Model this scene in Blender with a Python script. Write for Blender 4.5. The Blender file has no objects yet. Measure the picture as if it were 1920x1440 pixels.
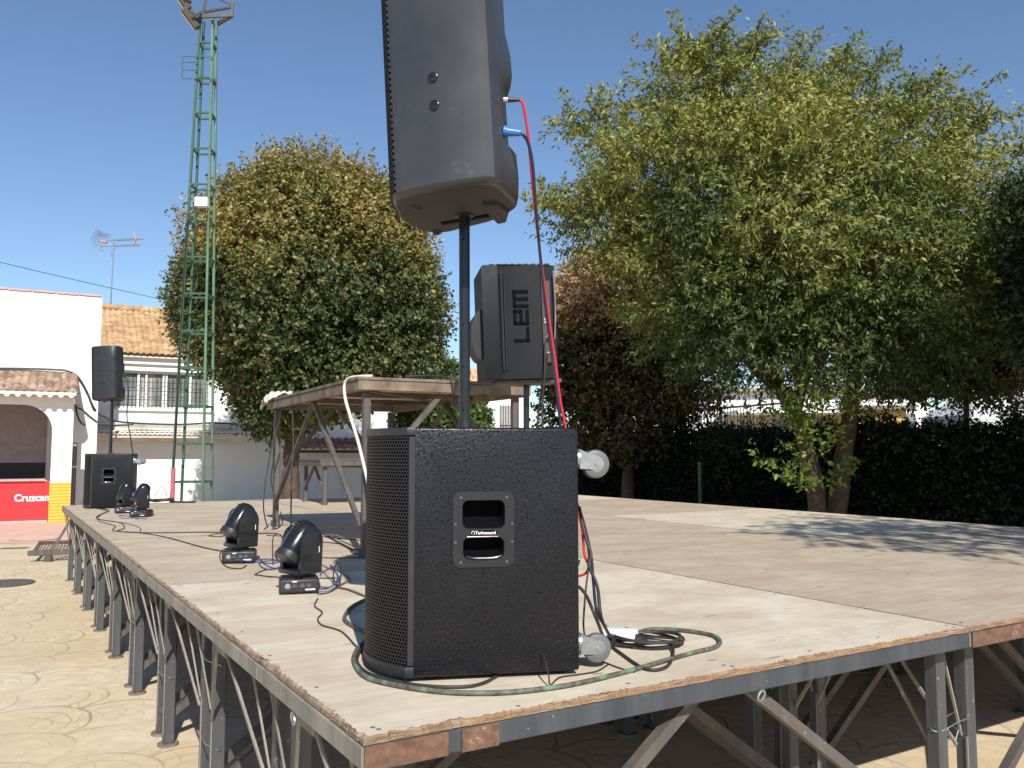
import bpy, bmesh, math, random
import numpy as np
from mathutils import Vector, Matrix, Quaternion
random.seed(7)
S = bpy.context.scene
COL = S.collection
PI = math.pi

# ------------------------------------------------------------------ camera
H = 1.44                                  # camera height above the ground
D = 0.84                                  # stage deck height
PITCH = math.atan(128/1600.)
cam_d = bpy.data.cameras.new('camera'); cam = bpy.data.objects.new('camera', cam_d); COL.objects.link(cam)
cam.location = (0, 0, H); cam.rotation_euler = (PI/2 + PITCH, 0, 0)
cam_d.sensor_width = 36; cam_d.lens = 30.0; cam_d.clip_start = 0.05; cam_d.clip_end = 3000
S.camera = cam

# ------------------------------------------------------------------ world and sun
SUN = Vector((0.245, -0.97, 0)).normalized(); EL = math.radians(39)
SUN = Vector((SUN.x*math.cos(EL), SUN.y*math.cos(EL), math.sin(EL)))
w = bpy.data.worlds.new('World'); S.world = w; w.use_nodes = True
nt = w.node_tree; bg = nt.nodes['Background']
sky = nt.nodes.new('ShaderNodeTexSky'); sky.sky_type = 'NISHITA'; sky.sun_disc = False
sky.sun_elevation = EL; sky.sun_rotation = math.atan2(SUN.x, SUN.y)
sky.air_density = 1.0; sky.dust_density = 0.0; sky.ozone_density = 4.0
nt.links.new(sky.outputs[0], bg.inputs[0]); bg.inputs[1].default_value = 0.118
sd = bpy.data.lights.new('sun', 'SUN'); sun = bpy.data.objects.new('sun', sd); COL.objects.link(sun)
sd.energy = 5.0; sd.angle = math.radians(0.53); sd.color = (1.0, 0.955, 0.88)
sun.rotation_euler = SUN.to_track_quat('Z', 'Y').to_euler(); sun.location = (3, -8, 10)
S.view_settings.view_transform = 'Standard'; S.view_settings.look = 'None'
S.view_settings.exposure = 0.18; S.view_settings.gamma = 1.0
S.view_settings.use_curve_mapping = False
try:
    S.cycles.max_bounces = 6; S.cycles.transparent_max_bounces = 6
except Exception: pass

# ------------------------------------------------------------------ measuring helpers (true sizes from the survey of the place)
_F = Vector((0, math.cos(PITCH), math.sin(PITCH))); _U = Vector((0, -math.sin(PITCH), math.cos(PITCH)))
def ray(px, py): return _F*1600 + Vector((1, 0, 0))*(px-960) + _U*(720-py)
def onz(px, py, z=D):
    v = ray(px, py); return Vector((0, 0, H)) + v*((z-H)/v.z)
def at(px, py, Y):
    v = ray(px, py); return Vector((0, 0, H)) + v*(Y/v.y)

# ------------------------------------------------------------------ object helpers
def setp(o, label=None, cat=None, group=None, kind=None):
    if label: o['label'] = label
    if cat: o['category'] = cat
    if group: o['group'] = group
    if kind: o['kind'] = kind
    return o
def thing(name, label, cat, loc=(0, 0, 0), rz=0.0, group=None, rot=None):
    o = bpy.data.objects.new(name, None); COL.objects.link(o)
    o.empty_display_size = 0.1
    o.location = loc; o.rotation_euler = rot if rot else (0, 0, rz)
    return setp(o, label, cat, group)

class MB:
    def __init__(s): s.v = []; s.f = []; s.m = []; s.uv = None
    def add(s, vs, fs, M=None, mi=0):
        n = len(s.v)
        if M is not None: vs = [M @ Vector(v) for v in vs]
        s.v += [tuple(v) for v in vs]; s.f += [tuple(i+n for i in f) for f in fs]; s.m += [mi]*len(fs)
        return s
    def bm(s, b, M=None, mi=0):
        b.verts.ensure_lookup_table(); b.verts.index_update()
        s.add([v.co.copy() for v in b.verts], [[v.index for v in f.verts] for f in b.faces], M, mi); b.free(); return s
    def box(s, c, d, b=0.0, M=None, mi=0, seg=1):
        m = bmesh.new(); bmesh.ops.create_cube(m, size=1)
        for v in m.verts: v.co = Vector((v.co.x*d[0]+c[0], v.co.y*d[1]+c[1], v.co.z*d[2]+c[2]))
        if b > 0: bmesh.ops.bevel(m, geom=m.edges[:], offset=b, segments=seg, affect='EDGES', profile=0.5)
        return s.bm(m, M, mi)
    def bar(s, p0, p1, wx, wy, up=(0, 0, 1), b=0.0, mi=0):
        p0 = Vector(p0); p1 = Vector(p1); z = (p1-p0); L = z.length; z.normalize()
        u = Vector(up); x = u.cross(z)
        if x.length < 1e-4: x = Vector((1, 0, 0)).cross(z)
        if x.length < 1e-4: x = Vector((0, 1, 0)).cross(z)
        x.normalize(); y = z.cross(x)
        M = Matrix((x, y, z)).transposed().to_4x4(); M.translation = (p0+p1)/2
        return s.box((0, 0, 0), (wx, wy, L), b, M, mi)
    def cyl(s, p0, p1, r0, r1=None, n=16, mi=0, caps=True):
        r1 = r0 if r1 is None else r1
        p0 = Vector(p0); p1 = Vector(p1); z = (p1-p0).normalized()
        x = z.orthogonal().normalized(); y = z.cross(x); vs = []
        for p, r in ((p0, r0), (p1, r1)):
            for i in range(n):
                a = 2*PI*i/n; vs.append(p + x*math.cos(a)*r + y*math.sin(a)*r)
        fs = [(i, (i+1) % n, n+(i+1) % n, n+i) for i in range(n)]
        if caps: fs += [tuple(range(n-1, -1, -1)), tuple(range(n, 2*n))]
        return s.add(vs, fs, None, mi)
    def tube(s, pts, r, n=8, mi=0, closed=False, caps=True, taper=None):
        pts = [Vector(p) for p in pts]; N = len(pts); vs = []; ref = None
        for i, p in enumerate(pts):
            a = pts[(i-1) % N] if (closed or i > 0) else p; c = pts[(i+1) % N] if (closed or i < N-1) else p
            t = (c-a)
            t = t.normalized() if t.length > 1e-9 else Vector((0, 0, 1))
            if ref is None: ref = t.orthogonal().normalized()
            ref = (ref - t*ref.dot(t))
            ref = ref.normalized() if ref.length > 1e-6 else t.orthogonal().normalized()
            y = t.cross(ref); rr = r if taper is None else taper[i]
            for k in range(n):
                an = 2*PI*k/n; vs.append(p + ref*math.cos(an)*rr + y*math.sin(an)*rr)
        fs = []
        for i in range(N if closed else N-1):
            j = (i+1) % N
            for k in range(n): fs.append((i*n+k, i*n+(k+1) % n, j*n+(k+1) % n, j*n+k))
        if caps and not closed: fs += [tuple(range(n-1, -1, -1)), tuple(range((N-1)*n, N*n))]
        return s.add(vs, fs, None, mi)
    def prism(s, poly, z0, z1, M=None, mi=0, b=0.0):
        n = len(poly); vs = [(x, y, z0) for x, y in poly]+[(x, y, z1) for x, y in poly]
        fs = [(i, (i+1) % n, n+(i+1) % n, n+i) for i in range(n)]+[tuple(range(n-1, -1, -1)), tuple(range(n, 2*n))]
        if b > 0:
            m = bmesh.new(); V = [m.verts.new(v) for v in vs]
            for f in fs: m.faces.new([V[i] for i in f])
            ed = [e for e in m.edges if abs(e.verts[0].co.z-e.verts[1].co.z) < 1e-6]
            bmesh.ops.bevel(m, geom=ed, offset=b, segments=2, affect='EDGES', profile=0.5)
            return s.bm(m, M, mi)
        return s.add(vs, fs, M, mi)
    def lathe(s, prof, M=None, n=24, mi=0):
        vs = []; fs = []
        for r, z in prof:
            for k in range(n):
                a = 2*PI*k/n; vs.append((r*math.cos(a), r*math.sin(a), z))
        for i in range(len(prof)-1):
            for k in range(n): fs.append((i*n+k, i*n+(k+1) % n, (i+1)*n+(k+1) % n, (i+1)*n+k))
        fs += [tuple(range(n-1, -1, -1)), tuple(range((len(prof)-1)*n, len(prof)*n))]
        return s.add(vs, fs, M, mi)

def rootof(p):
    while p.parent: p = p.parent
    return p
def build(mb, name, mat, parent=None, world=False, smooth=True, ang=35, **kw):
    vs = mb.v
    if parent is not None and world:
        r = rootof(parent)
        Mi = (Matrix.Translation(r.location) @ r.rotation_euler.to_matrix().to_4x4()).inverted()
        vs = [tuple(Mi @ Vector(v)) for v in vs]
    loc = (0, 0, 0)
    if parent is None:
        a = np.array(vs); c = (a.min(0)+a.max(0))/2; loc = (float(c[0]), float(c[1]), float(a[:, 2].min()))
        vs = (a-np.array(loc)).tolist()
    me = bpy.data.meshes.new(name); me.from_pydata(vs, [], mb.f)
    mats = mat if isinstance(mat, (list, tuple)) else [mat]
    for m in mats: me.materials.append(m)
    if len(mats) > 1: me.polygons.foreach_set('material_index', mb.m)
    if mb.uv is not None:
        ul = me.uv_layers.new(name='UVMap'); lo = np.zeros(len(me.loops), dtype=np.int32)
        me.loops.foreach_get('vertex_index', lo)
        ul.data.foreach_set('uv', np.array(mb.uv, dtype=np.float32)[lo].ravel())
    b = bmesh.new(); b.from_mesh(me); bmesh.ops.recalc_face_normals(b, faces=b.faces[:]); b.to_mesh(me); b.free()
    if smooth:
        me.polygons.foreach_set('use_smooth', [True]*len(me.polygons))
        try: me.set_sharp_from_angle(angle=math.radians(ang))
        except Exception: pass
    o = bpy.data.objects.new(name, me); COL.objects.link(o); o.location = loc
    if parent is not None: o.parent = parent
    setp(o, kw.get('label'), kw.get('cat'), kw.get('group'), kw.get('kind'))
    return o
def top(mb, name, mat, label, cat, group=None, **k): return build(mb, name, mat, None, label=label, cat=cat, group=group, **k)
def copy_tree(o, parent=None):
    c = o.copy(); COL.objects.link(c); c.parent = parent
    for ch in [x for x in bpy.data.objects if x.parent == o]: copy_tree(ch, c)
    return c
def text_mesh(s, size, ext=0.001, shear=0.0, font_off=0.0, spacing=1.0):
    cu = bpy.data.curves.new('lettering', 'FONT'); cu.body = s; cu.size = size; cu.extrude = ext; cu.shear = shear
    cu.offset = font_off; cu.space_character = spacing; cu.resolution_u = 4
    o = bpy.data.objects.new('lettering', cu); COL.objects.link(o); bpy.context.view_layer.update()
    me = bpy.data.meshes.new_from_object(o.evaluated_get(bpy.context.evaluated_depsgraph_get()))
    vs = [tuple(v.co) for v in me.vertices]; fs = [tuple(p.vertices) for p in me.polygons]
    bpy.data.objects.remove(o); bpy.data.curves.remove(cu); bpy.data.meshes.remove(me)
    return vs, fs
def smoothpath(P, k=8):
    P = [Vector(p) for p in P]; out = []
    for i in range(len(P)-1):
        a = P[max(i-1, 0)]; b = P[i]; c = P[i+1]; d = P[min(i+2, len(P)-1)]
        for j in range(k):
            t = j/k; out.append(0.5*((2*b)+(c-a)*t+(2*a-5*b+4*c-d)*t*t+(3*b-a-3*c+d)*t**3))
    out.append(P[-1]); return out

# ------------------------------------------------------------------ materials
def lin(c):
    return tuple(((x/255.)/12.92 if x/255. <= 0.04045 else ((x/255.+0.055)/1.055)**2.4) for x in c)+(1,)
class NM:
    def __init__(s, name):
        s.mat = bpy.data.materials.new(name); s.mat.use_nodes = True; s.t = s.mat.node_tree
        s.p = s.t.nodes['Principled BSDF']
    def n(s, typ, **kw):
        x = s.t.nodes.new('ShaderNode'+typ)
        for k, v in kw.items():
            if k in x.inputs.keys() if hasattr(x.inputs, 'keys') else False: x.inputs[k].default_value = v
            else: setattr(x, k, v)
        return x
    def l(s, a, b): s.t.links.new(a, b)
    def coord(s, kind='Object', scale=(1, 1, 1), rot=(0, 0, 0)):
        tc = s.n('TexCoord'); mp = s.n('Mapping'); mp.inputs['Scale'].default_value = scale; mp.inputs['Rotation'].default_value = rot
        s.l(tc.outputs[kind], mp.inputs['Vector']); return mp.outputs[0]
    def noise(s, vec, scale, detail=4, rough=0.55, dist=0):
        x = s.n('TexNoise'); x.inputs['Scale'].default_value = scale; x.inputs['Detail'].default_value = detail
        x.inputs['Roughness'].default_value = rough; x.inputs['Distortion'].default_value = dist
        s.l(vec, x.inputs['Vector']); return x.outputs['Fac']
    def ramp(s, fac, stops):
        r = s.n('ValToRGB'); e = r.color_ramp.elements
        while len(e) < len(stops): e.new(0.5)
        for k, (p, c) in enumerate(stops): e[k].position = p; e[k].color = c if len(c) == 4 else tuple(c)+(1,)
        s.l(fac, r.inputs[0]); return r.outputs[0]
    def mix(s, fac, a, b, typ='MIX'):
        m = s.n('MixRGB'); m.blend_type = typ
        for i, x in ((0, fac), (1, a), (2, b)):
            if isinstance(x, (int, float)): m.inputs[i].default_value = x
            elif isinstance(x, tuple): m.inputs[i].default_value = x
            else: s.l(x, m.inputs[i])
        return m.outputs[0]
    def math(s, op, a, b=None, c=None):
        m = s.n('Math'); m.operation = op
        for i, x in enumerate((a, b, c)):
            if x is None: continue
            if isinstance(x, (int, float)): m.inputs[i].default_value = x
            else: s.l(x, m.inputs[i])
        return m.outputs[0]
    def bump(s, h, strength=0.3, dist=0.01):
        b = s.n('Bump'); b.inputs['Strength'].default_value = strength; b.inputs['Distance'].default_value = dist
        s.l(h, b.inputs['Height']); s.l(b.outputs[0], s.p.inputs['Normal']); return b
    def set(s, **k):
        for key, v in k.items():
            nm = {'base': 'Base Color', 'rough': 'Roughness', 'metal': 'Metallic', 'spec': 'Specular IOR Level'}.get(key, key)
            if hasattr(v, 'links') or hasattr(v, 'is_linked'): s.l(v, s.p.inputs[nm])
            else: s.p.inputs[nm].default_value = v
        return s
def G(v): return (v, v, v, 1)

def simple(name, col, rough=0.6, metal=0.0, var=0.12, scale=6, bump=0.0, bscale=80, spec=0.5):
    m = NM(name); c = m.coord()
    n1 = m.noise(c, scale, 5)
    a = tuple(x*(1-var) for x in col[:3])+(1,); b = tuple(min(1, x*(1+var)) for x in col[:3])+(1,)
    m.set(base=m.ramp(n1, [(0.3, a), (0.7, b)]), metal=metal, spec=spec)
    m.set(rough=m.math('MULTIPLY_ADD', m.noise(c, scale*2.3, 4), 0.25, rough-0.12))
    if bump: m.bump(m.noise(c, bscale, 3), bump, 0.003)
    return m.mat

def plywood(name, c0, c1, c2, stain):
    m = NM(name); c = m.coord('Object'); g = m.coord('Object', scale=(0.9, 7, 7))
    gr = m.noise(g, 3.2, 7, 0.7, 1.6); big = m.noise(m.coord('Object', scale=(1, 1.6, 1)), 1.5, 7, 0.68, 0.4); fine = m.noise(m.coord('Object', scale=(4, 60, 60)), 4, 4, 0.6)
    col = m.ramp(gr, [(0.22, c2), (0.45, c1), (0.62, c0)])
    col = m.mix(m.ramp(big, [(0.42, G(0)), (0.60, G(0.75))]), col, stain)
    col = m.mix(m.ramp(fine, [(0.25, G(0.38)), (0.48, G(0))]), col, tuple(x*0.5 for x in stain[:3])+(1,))
    # small dark knots, scuffs and paint spots
    v = m.n('TexVoronoi'); v.inputs['Scale'].default_value = 2.6; m.l(m.coord('Object', scale=(1.0, 2.6, 1)), v.inputs['Vector'])
    sp = m.ramp(v.outputs['Distance'], [(0.035, G(0.75)), (0.07, G(0))])
    col = m.mix(sp, col, tuple(x*0.3 for x in c2[:3])+(1,))
    v2 = m.n('TexVoronoi'); v2.inputs['Scale'].default_value = 1.7; m.l(m.coord('Object', scale=(1.0, 5, 1), rot=(0, 0, 0.35)), v2.inputs['Vector'])
    col = m.mix(m.ramp(v2.outputs['Distance'], [(0.05, G(0.6)), (0.09, G(0))]), col, tuple(x*0.4 for x in c2[:3])+(1,))
    sc = m.noise(m.coord('Object', scale=(0.7, 14, 1), rot=(0, 0, 0.12)), 2.2, 6, 0.75, 1.4)
    col = m.mix(m.ramp(sc, [(0.66, G(0)), (0.74, G(0.5))]), col, tuple(x*0.4 for x in c1[:3])+(1,))
    dust = m.noise(c, 3.1, 7, 0.7, 0.5)
    col = m.mix(m.ramp(dust, [(0.52, G(0)), (0.7, G(0.4))]), col, tuple(min(.78, x*1.3) for x in c0[:3])+(1,))
    m.set(base=col, rough=0.82, spec=0.25)
    m.bump(m.mix(0.5, gr, fine), 0.4, 0.004)
    return m.mat
PLY = plywood('weathered_plywood_pale', (0.70, 0.61, 0.475, 1), (0.64, 0.545, 0.415, 1), (0.51, 0.42, 0.31, 1), (0.50, 0.40, 0.285, 1))
PLYT = plywood('weathered_plywood_tan', (0.55, 0.455, 0.345, 1), (0.47, 0.38, 0.28, 1), (0.36, 0.275, 0.195, 1), (0.42, 0.315, 0.225, 1))
PLYM = plywood('weathered_plywood_mid', (0.60, 0.505, 0.385, 1), (0.52, 0.43, 0.32, 1), (0.40, 0.315, 0.23, 1), (0.42, 0.32, 0.225, 1))

def ply_edge(nm='plywood_raw_edge', om=0.6, oc=(0.36, 0.16, 0.065, 1)):
    m = NM(nm); c = m.coord('Object'); z = m.coord('Object', scale=(1, 1, 24))
    lay = m.noise(z, 14, 3, 0.6, 0.3); big = m.noise(c, 5, 5, 0.7)
    col = m.ramp(lay, [(0.35, (0.10, 0.065, 0.04, 1)), (0.5, (0.25, 0.17, 0.11, 1)), (0.65, (0.38, 0.28, 0.19, 1))])
    col = m.mix(m.ramp(big, [(0.42, G(0)), (0.62, G(om))]), col, oc)
    m.set(base=col, rough=0.9, spec=0.2); m.bump(m.noise(c, 90, 4), 0.8, 0.006); return m.mat
EDGE = ply_edge(oc=(0.32, 0.17, 0.085, 1))
EDGEG = ply_edge('plywood_grey_frayed_edge', 0.7, (0.30, 0.245, 0.19, 1))

def steel(name, base, rust=0.35, rough=0.5, metal=0.25):
    m = NM(name); c = m.coord('Object'); n = m.noise(c, 7, 7, 0.7); f = m.noise(c, 40, 4, 0.6); s_ = m.noise(m.coord('Object', scale=(1, 1, .12)), 14, 4, .6)
    a = tuple(x*0.8 for x in base[:3])+(1,); b = tuple(min(1, x*1.25) for x in base[:3])+(1,)
    col = m.ramp(s_, [(0.35, a), (0.65, b)])
    lo = 0.66-rust*0.35
    rc = m.ramp(f, [(0.35, (0.10, 0.05, 0.034, 1)), (0.6, (0.19, 0.10, 0.06, 1))])
    col = m.mix(m.ramp(n, [(lo, G(0)), (lo+0.06, G(0.9))]), col, rc)
    col = m.mix(m.ramp(f, [(0.66, G(0)), (0.72, G(0.5))]), col, G(0.5))
    m.set(base=col, metal=metal, rough=rough); m.bump(f, 0.25, 0.002); return m.mat
STEEL = steel('grey_painted_steel', (0.088, 0.092, 0.097), 0.08)
STEELD = steel('dark_blue_grey_steel', (0.07, 0.078, 0.088), 0.06)
STEELW = steel('dusty_bare_steel', (0.25, 0.225, 0.19), 0.1, 0.7, 0.05)
FOOTM = steel('dusty_foot_steel', (0.19, 0.15, 0.12), 0.2, 0.8, 0.0)
STEELR = steel('rusty_stage_steel', (0.20, 0.12, 0.09), 0.75, 0.75, 0.05)
GALV = simple('galvanised_steel', (0.42, 0.44, 0.44), 0.35, 0.85, 0.2, 20)
CHROME = simple('bright_zinc', (0.7, 0.7, 0.68), 0.25, 0.95, 0.1, 20)
STEELB = steel('weathered_brown_steel', (0.105, 0.09, 0.08), 0.15, 0.7, 0.1)

def ground_mat():
    m = NM('stamped_yellow_concrete'); c = m.coord('Object', rot=(0, 0, 0.5))
    w1 = m.n('TexNoise'); w1.inputs['Scale'].default_value = 1.6; w1.inputs['Detail'].default_value = 4; m.l(c, w1.inputs['Vector'])
    wv = m.n('VectorMath'); wv.operation = 'SCALE'; m.l(w1.outputs['Color'], wv.inputs[0]); wv.inputs['Scale'].default_value = 0.11
    ad = m.n('VectorMath'); ad.operation = 'ADD'; m.l(c, ad.inputs[0]); m.l(wv.outputs[0], ad.inputs[1])
    rings = None; cell = 0.66
    for off in (0, 0.5):
        s1 = m.n('VectorMath'); s1.operation = 'MULTIPLY_ADD'; m.l(ad.outputs[0], s1.inputs[0]); s1.inputs[1].default_value = (1/cell, 1/cell, 0); s1.inputs[2].default_value = (off+40, off+40, 0)
        fr = m.n('VectorMath'); fr.operation = 'FRACTION'; m.l(s1.outputs[0], fr.inputs[0])
        sb = m.n('VectorMath'); sb.operation = 'SUBTRACT'; m.l(fr.outputs[0], sb.inputs[0]); sb.inputs[1].default_value = (0.5, 0.02, 0)
        ln = m.n('VectorMath'); ln.operation = 'LENGTH'; m.l(sb.outputs[0], ln.inputs[0])
        for rad, wd in ((0.485, 0.012), (0.34, 0.009), (0.19, 0.008)):
            d = m.math('ABSOLUTE', m.math('SUBTRACT', ln.outputs['Value'], rad))
            hit = m.math('LESS_THAN', d, wd)
            if rad < .4: hit = m.math('MULTIPLY', hit, 0.6)
            rings = hit if rings is None else m.math('MAXIMUM', rings, hit)
    vor = m.n('TexVoronoi'); vor.feature = 'DISTANCE_TO_EDGE'; vor.inputs['Scale'].default_value = 6.5; m.l(ad.outputs[0], vor.inputs['Vector'])
    cob = m.math('LESS_THAN', vor.outputs['Distance'], 0.022)
    gate = m.noise(c, 1.9, 4, 0.6)
    lines = m.math('MAXIMUM', m.math('MULTIPLY', rings, m.ramp(gate, [(0.40, G(0.12)), (0.58, G(0.85))])), m.math('MULTIPLY', cob, m.ramp(gate, [(0.42, G(0.05)), (0.65, G(0.55))])))
    big = m.noise(c, 0.7, 6, 0.6); fine = m.noise(c, 9, 5, 0.6)
    col = m.ramp(big, [(0.3, (0.60, 0.475, 0.30, 1)), (0.5, (0.68, 0.55, 0.355, 1)), (0.68, (0.73, 0.62, 0.45, 1))])
    col = m.mix(m.ramp(fine, [(0.4, G(0.35)), (0.65, G(0))]), col, (0.46, 0.36, 0.26, 1))
    col = m.mix(m.ramp(m.noise(c, 1.3, 6, 0.7), [(0.55, G(0)), (0.7, G(0.55))]), col, (0.55, 0.46, 0.38, 1))
    col = m.mix(m.math('MULTIPLY', lines, 0.75), col, (0.27, 0.19, 0.13, 1))
    m.set(base=col, rough=0.85, spec=0.25)
    inv = m.math('SUBTRACT', m.math('MULTIPLY', fine, 0.3), lines); m.bump(inv, 0.5, 0.006); return m.mat
GROUND = ground_mat()
PINK = simple('pink_paving', (0.66, 0.44, 0.35), 0.85, 0, 0.12, 3, 0.3, 40, 0.2)

def black_paint():
    m = NM('textured_black_cabinet_paint'); c = m.coord('Object')
    v = m.n('TexVoronoi'); v.inputs['Scale'].default_value = 210; m.l(c, v.inputs['Vector'])
    n = m.noise(c, 120, 3, 0.6); patch = m.noise(c, 14, 4, 0.6)
    h = m.math('MULTIPLY', m.ramp(m.noise(c, 150, 2, .5), [(0.57, G(0)), (0.72, G(1))]), m.ramp(patch, [(0.3, G(0.25)), (0.6, G(1))]))
    h = m.math('ADD', h, m.math('MULTIPLY', n, 0.35))
    big = m.noise(c, 2.5, 4, 0.6)
    m.set(base=m.ramp(big, [(0.3, (0.0055, 0.0058, 0.008, 1)), (0.7, (0.009, 0.009, 0.0115, 1))]), spec=0.36)
    m.set(rough=m.math('MULTIPLY_ADD', patch, 0.16, 0.26))
    m.bump(h, 0.95, 0.0032)
    col2 = None
    return m.mat
BLACKP = black_paint()
BLACKPL = simple('black_plastic', (0.022, 0.022, 0.026), 0.42, 0, 0.2, 12, 0.15, 300)
BLACKGL = simple('glossy_black_plastic', (0.013, 0.014, 0.018), 0.2, 0, 0.2, 12, 0, 300)
BLACKHD = simple('matt_black_handle_plastic', (0.011, 0.011, 0.0135), 0.45, 0, 0.15, 12, 0.1, 300)
BLACKR = simple('black_rubber', (0.025, 0.023, 0.024), 0.6, 0, 0.2, 20)
DARK = simple('dark_recess', (0.004, 0.004, 0.005), 0.8, 0, 0.1, 5, spec=0.1)
UNDER = simple('grey_black_plastic', (0.034, 0.030, 0.031), 0.62, 0, 0.12, 6, 0.1, 200)
def scuffed():
    m = NM('scuffed_black_polypropylene'); c = m.coord('Object')
    big = m.noise(c, 3, 5, 0.6); sc = m.noise(m.coord('Object', scale=(18, 18, 3), rot=(0.2, 0.1, 0.3)), 3, 5, 0.7); sm = m.noise(c, 11, 6, 0.75)
    col = m.ramp(big, [(0.3, (0.032, 0.032, 0.035, 1)), (0.7, (0.054, 0.054, 0.058, 1))])
    col = m.mix(m.ramp(sc, [(0.66, G(0)), (0.74, G(0.4))]), col, G(0.22))
    col = m.mix(m.ramp(sm, [(0.62, G(0)), (0.8, G(0.4))]), col, G(0.2))
    m.set(base=col, spec=0.7, rough=m.math('MULTIPLY_ADD', big, 0.2, 0.28)); m.bump(m.noise(c, 260, 2), 0.12, 0.001); return m.mat
SCUFF = scuffed()

def grille_mat():
    m = NM('perforated_black_grille'); uv = m.n('UVMap')
    pit = 0.0105
    hole = None
    for off in (0, 0.5):
        s1 = m.n('VectorMath'); s1.operation = 'MULTIPLY_ADD'; m.l(uv.outputs[0], s1.inputs[0])
        s1.inputs[1].default_value = (1/pit, 1/(pit*1.73), 0); s1.inputs[2].default_value = (off, off, 0)
        fr = m.n('VectorMath'); fr.operation = 'FRACTION'; m.l(s1.outputs[0], fr.inputs[0])
        sb = m.n('VectorMath'); sb.operation = 'SUBTRACT'; m.l(fr.outputs[0], sb.inputs[0]); sb.inputs[1].default_value = (.5, .5, 0)
        mu = m.n('VectorMath'); mu.operation = 'MULTIPLY'; m.l(sb.outputs[0], mu.inputs[0]); mu.inputs[1].default_value = (1, 1.73, 0)
        ln = m.n('VectorMath'); ln.operation = 'LENGTH'; m.l(mu.outputs[0], ln.inputs[0])
        h = m.math('LESS_THAN', ln.outputs['Value'], 0.37)
        hole = h if hole is None else m.math('MAXIMUM', hole, h)
    base = m.mix(hole, (0.022, 0.020, 0.021, 1), (0.002, 0.002, 0.002, 1))
    m.set(base=base, rough=0.5, spec=m.math('SUBTRACT', 0.4, m.math('MULTIPLY', hole, 0.39)))
    m.bump(m.math('SUBTRACT', 1.0, hole), 0.4, 0.002); return m.mat
GRILLE = grille_mat()

def white_wall():
    m = NM('whitewashed_render'); c = m.coord('Object')
    st = m.noise(m.coord('Object', scale=(1, 1, 0.15)), 3, 5, 0.7); n = m.noise(c, 1.2, 6, 0.65)
    col = m.ramp(n, [(0.3, (0.78, 0.77, 0.75, 1)), (0.6, (0.86, 0.855, 0.84, 1))])
    col = m.mix(m.ramp(st, [(0.6, G(0)), (0.8, G(0.3))]), col, (0.55, 0.53, 0.5, 1))
    m.set(base=col, rough=0.9, spec=0.15); m.bump(m.noise(c, 12, 5), 0.25, 0.01); return m.mat
WHITE = white_wall()
WHITED = simple('old_white_tiles', (0.62, 0.60, 0.54), 0.85, 0, 0.2, 2.5, 0.3, 20, 0.2)
def tile_mat(name, a, b, c_):
    m = NM(name); c = m.coord('Object'); v = m.n('TexVoronoi'); v.inputs['Scale'].default_value = 5.5; m.l(c, v.inputs['Vector'])
    sep = m.n('SeparateColor'); m.l(v.outputs['Color'], sep.inputs[0])
    col = m.ramp(sep.outputs[0], [(0.1, a), (0.5, b), (0.9, c_)])
    col = m.mix(m.ramp(m.noise(c, 4, 6, 0.7), [(0.5, G(0)), (0.75, G(0.5))]), col, (0.25, 0.2, 0.15, 1))
    m.set(base=col, rough=0.9, spec=0.15); return m.mat
TILE = tile_mat('sandy_roof_tiles', (0.42, 0.26, 0.13, 1), (0.52, 0.34, 0.18, 1), (0.60, 0.42, 0.24, 1))
TILE2 = tile_mat('old_brown_roof_tiles', (0.24, 0.16, 0.12, 1), (0.36, 0.25, 0.17, 1), (0.47, 0.35, 0.26, 1))
TILE3 = tile_mat('brown_red_roof_tiles', (0.20, 0.09, 0.07, 1), (0.26, 0.12, 0.09, 1), (0.33, 0.17, 0.12, 1))
GLASS = simple('dim_window_glass', (0.20, 0.22, 0.21), 0.12, 0, 0.3, 3)
CURT = simple('pale_curtain', (0.42, 0.41, 0.38), 0.9, 0, 0.15, 8)
IRON = simple('black_iron', (0.02, 0.02, 0.022), 0.6)
WPAINT = simple('white_paint', (0.80, 0.80, 0.78), 0.6, 0, 0.05)
WPLAS = simple('white_plastic', (0.80, 0.80, 0.80), 0.4, 0, 0.05)
YBRICK = None
def ybrick():
    m = NM('yellow_glazed_brick'); c = m.coord('Object'); sx = m.n('SeparateXYZ'); m.l(c, sx.inputs[0])
    fr = m.math('FRACT', m.math('MULTIPLY', sx.outputs[2], 15.5)); ln = m.math('LESS_THAN', fr, 0.2)
    n = m.noise(c, 6, 4)
    col = m.ramp(n, [(0.3, (0.75, 0.40, 0.04, 1)), (0.7, (0.85, 0.50, 0.07, 1))])
    m.set(base=m.mix(ln, col, (0.42, 0.24, 0.05, 1)), rough=0.6); m.bump(m.math('SUBTRACT', 1.0, ln), 0.5, 0.01); return m.mat
YBRICK = ybrick()
RED = simple('red_banner', (0.72, 0.028, 0.035), 0.5, 0, 0.1, 5)
REDC = simple('red_cable', (0.62, 0.03, 0.05), 0.4, 0, 0.08)
BLUEP = simple('blue_plug', (0.05, 0.16, 0.5), 0.35, 0, 0.08)
BLUEC = simple('blue_cable', (0.05, 0.065, 0.20), 0.4, 0, 0.1)
NAVY = simple('dark_blue_cable', (0.018, 0.024, 0.05), 0.45)
WCAB = simple('cream_cable', (0.68, 0.64, 0.55), 0.5, 0, 0.08)
BROWNC = simple('brown_black_cable', (0.035, 0.028, 0.026), 0.55, 0, 0.3, 20)
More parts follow.
